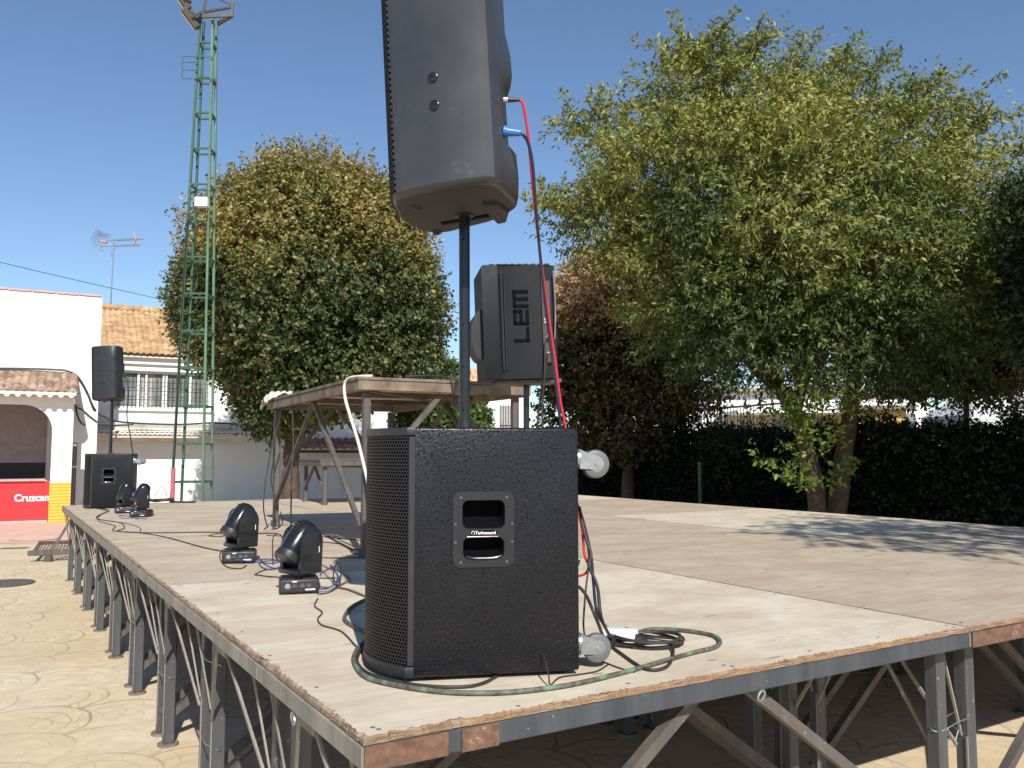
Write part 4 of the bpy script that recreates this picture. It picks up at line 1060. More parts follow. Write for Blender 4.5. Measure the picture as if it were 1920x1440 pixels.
tf = tile_field(8.0, 1.12, .50, .145, .22, .032); mm = MB(); mm.add(tf.v, tf.f, Matrix.Translation((-7.95, -.32, 2.66))); build(mm, 'porch_roof', TILE2, bar, ang=50)
m = MB(); m.bar((-7.9, -.30, 2.63), (.03, -.30, 2.63), .06, .045, (0, 1, 0))
for k in range(42): m.cyl((-7.85+k*.19, -.34, 2.60), (-7.85+k*.19, .0, 2.62), .055, n=8)
build(m, 'eave', WHITED, bar, smooth=False)
m = MB(); m.box((-3.7, 3.4, 1.4), (7.6, .1, 2.8)); m.box((-3.7, 2.3, 2.74), (7.6, 2.2, .06)); m.box((.0, 2.3, 1.37), (.12, 1.7, 2.7)); build(m, 'inner_wall', INT, bar, smooth=False)
m = MB(); m.box((-.95, 1.9, 1.03), (.92, .08, .36)); build(m, 'dark_board', SCREEN, bar, smooth=False)
cn = thing('bar_counter', 'bar counter behind a red printed banner with white lettering in the arch', 'bar counter', tuple(bw(-3.2, .22)), YB)
m = MB(); m.box((.1, .18, .42), (5.4, .42, .84)); m.box((0, .15, .875), (5.45, .55, .03)); build(m, 'counter', INT, cn, smooth=False)
m = MB(); m.box((0.11, -.05, .46), (5.42, .012, .77)); bn = build(m, 'banner', RED, cn, smooth=False)
vs, fs = text_mesh('Cruzcampo', .19, .004, 0, .006, 1.0); m = MB(); wv = max(v[0] for v in vs)
m.add([(2.19+v[0]*(.88/wv), -.060-v[2], .45+v[1]*(.88/wv)*1.05) for v in vs], fs); build(m, 'banner_lettering', WPLAS, bn, smooth=False)
m = MB(); m.box((0.03, -.052, .855), (5.44, .03, .02)); build(m, 'counter_edge', WPAINT, cn, smooth=False)
# cables on the bar building
def wcab(pts, r, label, cat='cable', mat=None):
    m = MB(); m.tube(smoothpath(pts, 8), r, 7); return top(m, 'wall_cable', mat or BROWNC, label, cat)
def bpix(px, py, yl):     # point on the plane local y = yl of the buildings
    v = ray(px, py); o = OB+NB*yl; t = (o-Vector((0, 0, H))).dot(NB)/v.dot(NB); return Vector((0, 0, H))+v*t
wcab([bpix(-40, 691, .72), bpix(30, 691, .72), bpix(100, 693, .70), bpix(126, 696, .70), bpix(146, 707, .72), bpix(163, 735, .72), bpix(178, 768, .74), bpix(200, 784, 1.6), bpix(236, 792, 2.3), bpix(330, 796, 2.33), bpix(400, 793, 2.33), bpix(460, 797, 2.33)], .022, 'dark cable running above the porch roof and drooping across the white wall')
wcab([bpix(144, 764, .72), bpix(155, 769, .72), bpix(168, 780, .72), bpix(182, 791, .74)], .014, 'short dark cable curving on the white wall by the porch corner')
wcab([bpix(141, 742, .9), bpix(144, 775, .68), bpix(156, 796, .70), bpix(180, 797, 1.6), bpix(215, 798, 2.2), bpix(250, 796, 2.3)], .018, 'bundle of dark cables at the porch corner above the low canopy')
dp = bpix(141, 830, .06); m = MB(); m.cyl((dp.x, dp.y, .3), (dp.x, dp.y, dp.z), .042, n=12); m.cyl((dp.x+.03, dp.y-.03, .5), (dp.x+.03, dp.y-.03, dp.z-.1), .018, n=8)
dpo = thing('cable_pipe', 'dark vertical pipe with cables against the white wall beside the porch pillar', 'pipe', (dp.x, dp.y, 0))
build(m, 'pipe', IRON, dpo, world=True)
m = MB(); m.box((dp.x, dp.y-.02, dp.z-.5), (.16, .05, .03)); m.box((dp.x, dp.y-.02, dp.z-.05), (.12, .06, .05)); build(m, 'bracket', GALV, dpo, world=True)

# --- white house with tiled roof and barred window
hs = thing('white_house', 'white house with sandy tiled roof and a wide barred window', 'house', tuple(bw(.5, 3)), YB)
X0, X1, Z0, Z1 = .38, 2.62, 2.52, 3.46      # window opening in local coords (origin at .5)
EAVE = 3.80; WX = 5.6
m = MB(); t = .3
for (xa, xb, za, zb_) in ((-1.0, X0, 0, EAVE), (X1, WX, 0, EAVE), (X0, X1, 0, Z0), (X0, X1, Z1, EAVE)): m.box(((xa+xb)/2, t/2, (za+zb_)/2), (xb-xa, t, zb_-za))
m.box((2.3, 2.6, 1.9), (6.6, 4.6, 3.79)) if False else None
build(m, 'wall', WHITE, hs, smooth=False)
m = MB(); m.box((WX-.1, 2.6, EAVE/2), (.2, 4.6, EAVE)); build(m, 'side_wall', WHITE, hs, smooth=False)
m = MB(); m.box((2.3, -.04, 3.70), (6.6, .08, .16)); m.box((2.3, -.10, 3.79), (6.6, .2, .03)); build(m, 'cornice', WPAINT, hs, smooth=False)
tf = tile_field(6.7, 3.0, 1.50, .14, .2, .032); mm = MB(); mm.add(tf.v, tf.f, Matrix.Translation((-1.05, -.28, 3.86))); rf = build(mm, 'roof', TILE, hs, ang=50)
m = MB()
for k in range(17): m.cyl((-1.05+k*.4, 2.74, 5.42), (-1.05+k*.4+.38, 2.74, 5.42), .10, .085, n=10)
build(m, 'ridge_tiles', TILE, rf)
m = MB(); m.add([(-1.05, 2.74, 5.38), (5.65, 2.74, 5.38), (5.65, 5.6, 3.9), (-1.05, 5.6, 3.9)], [(0, 1, 2, 3)]); m.add([(WX, 0, 3.8), (WX, 5.2, 3.8), (WX, 2.74, 5.34)], [(0, 1, 2)]); build(m, 'rear_roof', TILE, rf, smooth=False)
wn = thing('x', '', '') if False else None
m = MB(); m.box(((X0+X1)/2, .20, (Z0+Z1)/2), (X1-X0, .02, Z1-Z0)); wo = build(m, 'window', CURT, hs, smooth=False)
m = MB()
for a, b_ in ((.02, .24), (.42, .50), (.55, .76), (.84, .98)): m.box((X0+(X1-X0)*(a+b_)/2, .185, (Z0+Z1)/2), ((X1-X0)*(b_-a), .012, Z1-Z0-.08))
build(m, 'pane', GLASS, wo, smooth=False)
m = MB(); 
for a, wd in ((0.01, .05), (.255, .05), (.335, .045), (.515, .04), (.545, .04), (.80, .05), (.99, .05)): m.box((X0+(X1-X0)*a, .15, (Z0+Z1)/2), (wd, .06, Z1-Z0-.02))
m.box(((X0+X1)/2, .149, Z0+.03), (X1-X0, .05, .05)); m.box(((X0+X1)/2, .149, Z1-.03), (X1-X0, .05, .05)); build(m, 'window_frame', WPAINT, wo, smooth=False)
m = MB()
for k in range(24): x = X0+(X1-X0)*(k+.5)/24; m.cyl((x, .02, Z0+.0), (x, .02, Z1-.06), .007, n=6)
for z in (Z0+.22, Z0+.44, Z0+.66): m.cyl((X0, .02, z), (X1, .02, z), .007, n=6)
build(m, 'window_grille', IRON, wo)
m = MB(); m.box(((X0+X1)/2, -.03, Z0-.03), (X1-X0+.1, .1, .05)); build(m, 'sill', WPAINT, wo, smooth=False)
# low canopy along the wall: old white tiles, then brown tiles
def canopy(xa, xb, mat, y0=-.66, z0=1.86, z1=2.20):
    tf = tile_field(xb-xa, -y0, z1-z0, .11, .22, .024); mm = MB(); mm.add(tf.v, tf.f, Matrix.Translation((xa, y0, z0)))
    mm.box(((xa+xb)/2, y0/2-.02, (z0+z1)/2-.09), (xb-xa, .56, .03), 0, None)
    return mm
c_ = build(canopy(-.42, 4.35, WHITED), 'canopy', WHITED, hs, ang=50)
m = MB(); m.bar((-.42, -.60, 1.81), (4.35, -.60, 1.81), .04, .06, (0, 1, 0)); m.bar((-.42, -.30, 1.93), (4.35, -.30, 1.93), .5, .05, (0, 1, .6)); build(m, 'canopy_board', WHITED, c_, smooth=False)
m = MB(); m.box((-.3, -.3, .9), (.22, .6, 1.8), .05); build(m, 'canopy_pier', WHITE, hs, ang=30)
# --- lower annex to the right with brown tiled lean-to
an = thing('white_annex', 'low white building with brown tiled lean-to seen behind the raised platform', 'house', tuple(bw(6.1, 3.0)), YB)
m = MB(); m.box((1.45, .15, 1.45), (2.9, .3, 2.9)); m.box((2.8, 2.1, 1.45), (.2, 3.6, 2.9)); m.box((1.45, 2.1, 2.92), (2.95, 4.1, .05)); build(m, 'wall', WHITE, an, smooth=False)
tf = tile_field(3.1, .85, .30, .2, .3); mm = MB(); mm.add(tf.v, tf.f, Matrix.Translation((-.9, -.85, 1.52))); lt = build(mm, 'lean_to_roof', TILE3, an, ang=50)
m = MB(); m.box((.65, -.80, 1.46), (3.1, .05, .07)); build(m, 'fascia', simple('dark_red_fascia', (.09, .04, .035), .8), lt, smooth=False)
m = MB(); m.cyl((.6, -.03, 0), (.6, -.03, 1.5), .03, n=10); build(m, 'pipe', WPAINT, an)
# --- house seen right of the pole
h3o = at(915, 848, 24); h3 = thing('small_house', 'white house corner with an orange tiled hip roof beside the pole', 'house', (h3o.x, h3o.y, 0), math.radians(20))
m = MB(); m.box((.3, 1.5, 1.65), (1.45, 3, 3.3)); build(m, 'wall', WHITE, h3, smooth=False)
tf = tile_field(1.8, 1.0, .55, .2, .25); mm = MB(); mm.add(tf.v, tf.f, Matrix.Translation((-.6, -.15, 3.33))); mm.add([(-.6, -.15, 3.3), (-.6, 3.1, 3.3), (-.2, 1.5, 3.85)], [(0, 1, 2)]); mm.add([(1.2, -.15, 3.3), (1.2, 3.1, 3.3), (.9, 1.5, 3.85)], [(0, 1, 2)]); build(mm, 'roof', tile_mat('orange_tiles', (.55, .32, .2, 1), (.65, .42, .28, 1), (.72, .5, .36, 1)), h3, ang=50)
m = MB(); m.box((.55, -.02, 2.3), (.42, .03, .9)); wo3 = build(m, 'window', CURT, h3, smooth=False)
m = MB()
for k in range(6): m.cyl((.36+k*.075, -.06, 1.8), (.36+k*.075, -.06, 2.8), .008, n=6)
m.cyl((.33, -.06, 2.2), (.78, -.06, 2.2), .008, n=6); build(m, 'window_grille', IRON, wo3)

# --- beyond the hedge
def block(name, label, px0, px1, Y, z1, mat, depth=4, cat='building', rz=0, extra=None):
    a = at(px0, 848, Y); b = at(px1, 848, Y); W_ = (b-a).length
    r = thing(name, label, cat, ((a.x+b.x)/2, Y, 0), rz)
    m = MB(); m.box((0, depth/2, z1/2), (W_, depth, z1)); build(m, 'wall', mat, r, smooth=False); return r, W_
b1, W1 = block('white_building', 'long white building half hidden by foliage behind the hedge', 1330, 1745, 27, 3.35, WHITE)
m = MB(); m.box((0, 1.9, 3.40), (W1+.3, 4.4, .10)); build(m, 'roof_edge', TILE2, b1, smooth=False)
for k in range(4):
    m = MB(); m.box((-2.6+k*1.75, -.015, 2.2), (.8, .03, .9)); wv_ = build(m, 'window', GLASS, b1, smooth=False)
    m = MB(); m.box((-2.6+k*1.75, -.04, 1.73), (.9, .06, .05)); m.box((-2.6+k*1.75, -.035, 2.2), (.04, .02, .9)); build(m, 'window_frame', WPAINT, wv_, smooth=False)
b2, W2 = block('low_wall_house', 'low pale building with greenish window right of the black railing', 1360, 1570, 23, 2.42, simple('pale_tan_wall', (.50, .47, .42), .9), 3)
m = MB(); m.box((0, -.06, 2.46), (W2+.2, 3.3, .07)); build(m, 'roof_edge', WPAINT, b2, smooth=False)
m = MB(); m.box((.15, -.012, 2.17), (.75, .03, .28)); build(m, 'window', simple('greenish_glass', (.16, .22, .21), .2), b2, smooth=False)
b3, W3 = block('yellow_house', 'mustard yellow gable end behind the hedge right of the tree trunks', 1612, 1702, 21, 2.48, YELW, 3)
m = MB(); m.box((0, 1.4, 2.53), (W3+.2, 3.3, .10)); build(m, 'roof_edge', BARKG, b3, smooth=False)
b4, W4 = block('white_wall', 'white garden wall behind the black railing', 1160, 1362, 23.5, 2.55, WHITE, .3, 'wall')
fa = at(1150, 780, 20.5); fb = at(1470, 756, 20.5)
fn = thing('railing', 'black iron railing with a thick top rail above the hedge', 'railing', tuple(Vector((fa.x, fa.y, 0))))
m = MB(); m.bar((fa.x, fa.y, fa.z), (fb.x, fb.y, fb.z), .09, .05); build(m, 'top_rail', IRON, fn, world=True, smooth=False)
m = MB()
for k in range(44):
    p = fa.lerp(fb, k/43*.82); m.cyl((p.x, p.y, 1.2), (p.x, p.y, p.z), .009 if k % 11 else .03, n=6)
build(m, 'bars', IRON, fn, world=True)
for i, (pxc, lab) in enumerate(((1835, 'pale canvas marquee with a peaked roof behind the hedge, left one'), (1960, 'pale canvas marquee cut by the right edge of the photo'))):
    a = at(pxc, 848, 17); r = thing('marquee', lab, 'tent', (a.x, a.y, 0), math.radians(10), 'pale marquees behind the hedge')
    w_ = .72; m = MB(); m.add([(-w_, -w_, 2.15), (w_, -w_, 2.15), (w_, w_, 2.15), (-w_, w_, 2.15), (0, 0, 2.75)], [(0, 1, 4), (1, 2, 4), (2, 3, 4), (3, 0, 4)]); build(m, 'canopy', CANVAS, r, smooth=False)
    m = MB(); 
    for s_ in (-1, 1): m.box((0, s_*w_, 2.03), (2*w_, .012, .24)); m.box((s_*w_, 0, 2.03), (.012, 2*w_-.02, .24))
    build(m, 'valance', CANVAS, r, smooth=False)
    for sx in (-1, 1):
        for sy in (-1, 1): m = MB(); m.cyl((sx*(w_-.03), sy*(w_-.03), 0), (sx*(w_-.03), sy*(w_-.03), 2.1), .022, n=10); build(m, 'pole', GALV, r)

# antennas and overhead wire
def tv(px, py): return at(px, py, 24)
an_ = thing('tv_antenna', 'rooftop television antenna with red tipped element on a thin mast', 'antenna', tuple(tv(205, 600)))
m = MB(); m.cyl(tv(206, 612), tv(209, 540), .022, n=10); m.cyl(tv(209, 540), tv(214, 455), .018, n=10); m.cyl(tv(210.5, 482), tv(212, 466), .032, n=10); build(m, 'mast', GALV, an_, world=True)
m = MB(); m.cyl(tv(184, 453), tv(270, 448), .011, n=8); m.cyl(tv(188, 462), tv(262, 461), .011, n=8)
for k in range(12): p = tv(216+k*4, 451-k*.25); m.cyl(p+Vector((0, -.16, 0)), p+Vector((0, .16, 0)), .006, n=6); p.z -= .16; m.cyl(p+Vector((0, -.13, 0)), p+Vector((0, .13, 0)), .006, n=6)
for (a, b_) in (((175, 451), (186, 430)), ((180, 451), (190, 434)), ((174, 451), (182, 468)), ((184, 455), (192, 472)), ((196, 446), (204, 438)), ((190, 446), (196, 438))):
    for dy in (-.12, 0, .12): m.cyl(tv(*a)+Vector((0, dy, 0)), tv(*b_)+Vector((0, dy, 0)), .009, n=6)
build(m, 'boom', GALV, an_, world=True)
m = MB(); m.tube(smoothpath([tv(251, 437), tv(254, 450), tv(250, 462)], 5), .022, 8); m.cyl(tv(190, 453), tv(200, 455), .04, n=8); build(m, 'red_element', ANTR, an_, world=True)
an2 = thing('tv_antenna', 'short thin aerial spike on the ridge of the sandy tiled roof', 'antenna', tuple(at(204, 590, 23.5)))
m = MB(); m.cyl(at(204, 596, 23.5), at(205.5, 569, 23.5), .010, n=6); m.cyl(at(204.5, 582, 23.5), at(204.5, 578, 23.5), .03, n=8); build(m, 'mast', IRON, an2, world=True)
m = MB(); pA = at(-250, 430, 18); pB = at(700, 640, 26); pts = []
for k in range(25): t = k/24; p = pA.lerp(pB, t); p.z -= .25*4*t*(1-t)*.5; pts.append(p)
m.tube(pts, .007, 6); top(m, 'overhead_wire', IRON, 'thin overhead wire crossing the sky above the white buildings', 'wire')

# ================================================================== GREEN LATTICE TOWER
def tower():
    bx = at(366, 848, 11.4); r = thing('lighting_tower', 'green steel lattice mast with floodlights at the top', 'tower', (bx.x, bx.y, 0), math.radians(3))
    Ht = 7.42
    def half(z): return 0.215-(.215-.085)*min(1, z/Ht)
    cs = [(-1, -1), (1, -1), (1, 1), (-1, 1)]
    lean = lambda z: .035*(z/Ht)
    def P(i, z): h = half(z); return Vector((cs[i][0]*h+lean(z)-.03, cs[i][1]*h*1.0, z))
    for i in range(4):
        m = MB(); 
        for k in range(12):
            z0 = Ht*k/12; z1 = Ht*(k+1)/12; m.bar(P(i, z0), P(i, z1+.01), .030, .030, (0, 1, 0))
        build(m, 'leg', GREEN if i in (0, 3) else GREENL, r, smooth=False)
    zz = [.55]
    while zz[-1] < Ht-.5: zz.append(zz[-1]+.50)
    for q, z in enumerate(zz):
        m = MB()
        for i in range(4): m.bar(P(i, z), P((i+1) % 4, z), .026, .022, (0, 0, 1))
        build(m, 'rung', GREEN, r, smooth=False)
    m = MB()
    # open guard frame
    z = 6.52; h = half(z)
    for zt_ in (z, z+.12, z+.23, z+.31): m.bar((-h-.22+lean(z), -.12, zt_), (lean(z)+(h if zt_ in (z, z+.31) else -h), -.14, zt_-.01), .010, .010)
    m.bar((-h-.22+lean(z), -.12, z), (-h-.22+lean(z), -.12, z+.31), .012, .012); m.bar((h+lean(z), -.14, z-.05), (h+lean(z), -.14, z+.28), .012, .012)
    build(m, 'guard_frame', GREEN, r, smooth=False)
    m = MB()
    m.bar((-.02, .25, Ht+.02), (.38, -.18, Ht-.02), .03, .05); m.bar((-.10, .10, Ht+.16), (.38, -.18, Ht+.10), .03, .03); m.bar((-.12, -.15, Ht-.04), (.38, -.18, Ht-.02), .03, .04); m.bar((.38, -.18, Ht-.04), (.38, -.18, Ht+.16), .03, .03); m.bar((-.02, .2, Ht+.45), (.38, -.18, Ht+.12), .02, .02); m.bar((-.12, 0, Ht-.1), (-.02, .1, Ht+.5), .03, .03)
    build(m, 'head_frame', STEELB, r, smooth=False)
    m = MB(); m.box((.03+.02, -.19, 4.78), (.17, .10, .13), .008); build(m, 'junction_box', WPLAS, r)
    m = MB(); m.tube([Vector((.05+.075*math.cos(a), -.16, 4.60+.085*math.sin(a))) for a in [2*PI*k/16 for k in range(16)]], .005, 6, closed=True)
    m.tube(smoothpath([(-.02, -.2, 4.72), (-.06, -.22, 4.62), (-.12, -.22, 4.58), (-.14, -.22, 4.2), (-.17, -.23, 3.0), (-.2, -.24, 1.2)], 6), .008, 6); build(m, 'cable', BROWNC, r)
    for (x, z, ry) in ((-.34, Ht+.22, .5), (-.22, Ht-.04, .35)):
        M = Matrix.Translation((x+lean(Ht)-.02, -.10, z)) @ Matrix.Rotation(math.radians(-38), 4, 'Y') @ Matrix.Rotation(math.radians(28), 4, 'X')
        m = MB(); m.box((0, 0, 0), (.10, .24, .30), .02, M); m.box((.07, 0, 0), (.06, .16, .18), .02, M); fl = build(m, 'floodlight', STEELB, r)
        m = MB(); m.box((-.055, 0, 0), (.012, .20, .26), .002, M); build(m, 'glass', LAMPG, fl)
        m = MB()
        for sy in (-1, 1): m.bar(M @ Vector((.02, sy*.135, 0)), M @ Vector((.16, sy*.135, -.02)), .012, .03)
        m.bar(M @ Vector((.16, -.135, -.02)), M @ Vector((.16, .135, -.02)), .012, .03); build(m, 'bracket', IRON, fl)
    return r
tower()
rpz = at(342, 870, 11.35); m = MB(); m.cyl((rpz.x, rpz.y-.3, 0), (rpz.x, rpz.y-.3, rpz.z-.05), .028, n=12)
top(m, 'red_post', simple('faded_red_paint', (.55, .12, .14), .5), 'faded red post standing against the green lattice mast', 'post')

# ================================================================== TREES
RS = np.random.RandomState(11)
def foliage(name, parent, twigs_p, twigs_d, n_leaf, tw_len, ll, lw, palette_fn, mat, up_bias=0.3, jit=.5, out_n=None, seed=1, **kw):
    """leaves set along short twigs. twigs_p, twigs_d: (N,3)"""
    rs = np.random.RandomState(seed); N = len(twigs_p); M_ = N*n_leaf
    t = np.tile(np.linspace(.1, 1, n_leaf), N)
    tp = np.repeat(twigs_p, n_leaf, 0); td = np.repeat(twigs_d, n_leaf, 0)
    tl = np.repeat(rs.uniform(.6, 1.3, N)*tw_len, n_leaf)
    pos = tp+td*(t*tl)[:, None]+rs.normal(0, .012, (M_, 3)); pos[:, 2] -= .06*(t**2)*tl/tw_len*tw_len
    side = np.cross(td, rs.normal(0, 1, (M_, 3))); side /= np.linalg.norm(side, axis=1)[:, None]+1e-9
    d = td*.55+side*.8+rs.normal(0, jit*.4, (M_, 3)); d[:, 2] -= .25
    d /= np.linalg.norm(d, axis=1)[:, None]
    nrm = rs.normal(0, jit, (M_, 3)); nrm[:, 2] += up_bias
    if out_n is not None: nrm += np.repeat(out_n, n_leaf, 0)*.7
    wv = np.cross(d, nrm); wv /= np.linalg.norm(wv, axis=1)[:, None]+1e-9
    nn = np.cross(wv, d)
    sz = rs.uniform(.7, 1.25, M_)[:, None]
    a = pos; b = pos+d*ll*.45*sz+wv*lw*.5*sz+nn*lw*.12; c = pos+d*ll*sz; e = pos+d*ll*.45*sz-wv*lw*.5*sz+nn*lw*.12
    V_ = np.stack([a, b, c, e], 1).reshape(-1, 3)
    col = palette_fn(pos, rs); col = np.concatenate([col, np.ones((M_, 1))], 1)
    off = np.array(rootof(parent).location) if parent is not None else np.zeros(3)
    V_ = V_-off
    me = bpy.data.meshes.new(name); me.vertices.add(4*M_); me.vertices.foreach_set('co', V_.astype(np.float32).ravel())
    me.loops.add(4*M_); me.loops.foreach_set('vertex_index', np.arange(4*M_, dtype=np.int32))
    me.polygons.add(M_); me.polygons.foreach_set('loop_start', np.arange(0, 4*M_, 4, dtype=np.int32))
    try: me.polygons.foreach_set('loop_total', np.full(M_, 4, dtype=np.int32))
    except Exception: pass
    me.update(calc_edges=True)
    at_ = me.color_attributes.new(name='leaf_tint', type='FLOAT_COLOR', domain='POINT')
    at_.data.foreach_set('color', np.repeat(col, 4, 0).astype(np.float32).ravel())
    me.materials.append(mat)
    o = bpy.data.objects.new(name, me); COL.objects.link(o); o.parent = parent
    setp(o, kw.get('label'), kw.get('cat'), kw.get('group'), kw.get('kind')); return o
def vnoise(p, f, ph=0.):
    x, y, z = (p*f).T; return (np.sin(x*1.7+ph+1.3*np.sin(y*1.1+ph))+np.sin(y*1.9+2+ph+1.1*np.sin(z*1.3))+np.sin(z*2.1+4+ph+1.2*np.sin(x*.9)))/3
def lobes_twigs(lobes, N, seed, inner=.45, gap=-.35, gf=2.2, outw=.8, up=.15, droop=0.):
    rs = np.random.RandomState(seed); c = np.array([l[0] for l in lobes]); r = np.array([l[1] for l in lobes])
    r3 = r if r.ndim == 2 else np.stack([r]*3, 1)
    wgt = (r3.prod(1))**(.72); wgt /= wgt.sum(); k = rs.choice(len(lobes), N*2, p=wgt)
    u = rs.normal(0, 1, (N*2, 3)); u /= np.linalg.norm(u, axis=1)[:, None]
    rad = inner+(1-inner)*rs.rand(N*2)**.55; rad *= 1+.10*vnoise(u*3, 1.5, seed)
    p = c[k]+u*r3[k]*rad[:, None]
    keep = vnoise(p, gf, seed*.7) > gap-.9*(rad < .8)
    p = p[keep][:N]; u = u[keep][:N]
    d = u*outw+rs.normal(0, .45, p.shape); d[:, 2] += up-droop; d /= np.linalg.norm(d, axis=1)[:, None]
    return p, d, u
def limb(m, pts, r0, r1, n=10, wob=.03, k=5, seed=0):
    rnd = random.Random(seed); P = smoothpath([Vector(p)+Vector((rnd.uniform(-wob, wob), rnd.uniform(-wob, wob), 0)) for p in pts], k)
    m.tube(P, r0, n, taper=[(r0+(r1-r0)*i/(len(P)-1))*(1+.08*math.sin(i*1.9+seed)) for i in range(len(P))])
def pal(stops, noise_f=1.6, seed=0, jit=.25, zfun=None):
    st_ = np.array(stops)
    def f(p, rs):
        v = .5+.5*vnoise(p, noise_f, seed)
        if zfun is not None: v = zfun(p, v)
        v = np.clip(v+rs.normal(0, .16, len(p)), 0, .999)*(len(st_)-1); i = v.astype(int); fr = (v-i)[:, None]
        c = st_[i]*(1-fr)+st_[np.minimum(i+1, len(st_)-1)]*fr
        return c*rs.uniform(1-jit, 1+jit, (len(p), 1))
    return f

# --- tree 1: clipped round tree behind the mast
T1 = at(578, 566, 17.0); R1 = 2.58
t1 = thing('round_tree', 'dense round tree, browning at the top, behind the green mast', 'tree', (at(545, 848, 17.0).x, 17.0, 0))
lob = [((T1.x+.05, T1.y, T1.z+.08), (R1*.95, R1*.95, R1*.95)), ((T1.x-1.45, T1.y-.2, T1.z-.15), (1.15, 1.2, 1.35)), ((T1.x-1.0, T1.y-.2, T1.z+1.25), (1.15, 1.1, 1.1)), ((T1.x+1.15, T1.y-.2, T1.z+1.25), (1.15, 1.1, 1.1)), ((T1.x+.2, T1.y, T1.z+.95), (1.75, 1.7, 1.75)), ((T1.x+1.3, T1.y-.2, T1.z-.3), (1.5, 1.4, 1.6)), ((T1.x-.15, T1.y, T1.z-1.3), (1.5, 1.5, 1.2)), ((T1.x-.45, T1.y-.2, T1.z-2.15), (.75, .8, .6))]
p, d, u = lobes_twigs(lob, 24000, 3, inner=.66, gap=-.72, up=.5, outw=.8)
zc = T1.z
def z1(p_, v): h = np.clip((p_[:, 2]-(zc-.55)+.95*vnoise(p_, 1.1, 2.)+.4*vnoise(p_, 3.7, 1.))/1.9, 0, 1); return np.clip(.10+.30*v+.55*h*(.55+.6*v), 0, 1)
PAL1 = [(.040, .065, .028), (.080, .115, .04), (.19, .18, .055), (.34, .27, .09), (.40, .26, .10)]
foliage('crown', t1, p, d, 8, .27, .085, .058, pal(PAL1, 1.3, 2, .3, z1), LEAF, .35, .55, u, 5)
# bristly shoots on top
rs = np.random.RandomState(8); ns = 620; az = rs.uniform(-PI, PI, ns); el_ = rs.uniform(.2, 1.5, ns)
uu = np.stack([np.cos(az)*np.cos(el_), np.sin(az)*np.cos(el_), np.sin(el_)], 1); pp = np.array([T1.x, T1.y, T1.z+.02])+uu*np.array([R1*1.0, R1*.97, R1*1.03])*(1+.04*np.sin(az*5+el_*4))[:, None]; dd = uu*.35+np.array([0, 0, .9])+rs.normal(0, .14, (ns, 3)); dd /= np.linalg.norm(dd, axis=1)[:, None]
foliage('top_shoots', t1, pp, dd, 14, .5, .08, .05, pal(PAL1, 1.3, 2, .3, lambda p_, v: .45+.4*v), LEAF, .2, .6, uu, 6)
m = MB(); b0 = Vector((at(545, 848, 17.0).x, 17.0, 0)); limb(m, [b0, b0+Vector((.02, 0, 1.0)), b0+Vector((.05, 0, 2.0)), (T1.x, T1.y, T1.z)], .19, .11, 14)
for k in range(9):
    a = k*2*PI/9; limb(m, [b0+Vector((.04, 0, 1.7+.05*k)), (T1.x+.7*math.cos(a), T1.y+.7*math.sin(a), T1.z-.5), (T1.x+1.6*math.cos(a), T1.y+1.6*math.sin(a), T1.z+.3)], .05, .012, 7, seed=k)
build(m, 'trunk', BARK, t1, world=True, ang=60)

# --- tree 2: big loose tree on the right
Y2 = 11.3; tb2 = onz(1545, 1015, 0); tb2 = at(1540, 848, 11.2); tb2.z = 0
t2 = thing('big_tree', 'big loose green tree with two dark trunks in front of the hedge', 'tree', tuple(tb2))
spec = [(1300, 210, 95, 0), (1420, 215, 130, .3), (1550, 255, 140, -.2), (1690, 290, 130, .4), (1790, 370, 110, 0), (1235, 320, 120, -.3), (1130, 430, 65, -.2), (1345, 380, 190, -.6), (1500, 420, 210, -.9), (1680, 470, 200, -.3), (1165, 425, 62, .2), (1320, 545, 125, -.5), (1440, 590, 160, -.7), (1600, 590, 165, -.6), (1740, 600, 150, 0), (1370, 640, 85, .1), (1270, 630, 70, .3), (1530, 660, 75, .3), (1480, 300, 130, .6), (1120, 255, 30, .1), (1160, 285, 45, .2), (1320, 115, 32, .1), (1345, 150, 55, .3), (1515, 170, 45, .2), (1740, 225, 35, .2), (1830, 280, 45, .2), (1095, 400, 34, 0), (1850, 450, 80, .1)]
lob = []
for (px, py, rp, dy) in spec:
    c = at(px, py, Y2+dy); rr = rp/1600*Y2; lob.append(((c.x, c.y, c.z), (rr, min(rr*1.05, 1.6), rr*.92)))
p, d, u = lobes_twigs(lob, 11500, 21, inner=.22, gap=.0, gf=3.1, outw=.7, up=.05)
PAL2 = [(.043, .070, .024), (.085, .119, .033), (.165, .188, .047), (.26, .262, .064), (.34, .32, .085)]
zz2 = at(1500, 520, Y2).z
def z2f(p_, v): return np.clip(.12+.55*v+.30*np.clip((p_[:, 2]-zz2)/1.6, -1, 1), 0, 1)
foliage('crown', t2, p, d, 15, .46, .078, .028, pal(PAL2, 1.5, 5, .3, z2f), LEAF, .35, .6, u, 9)
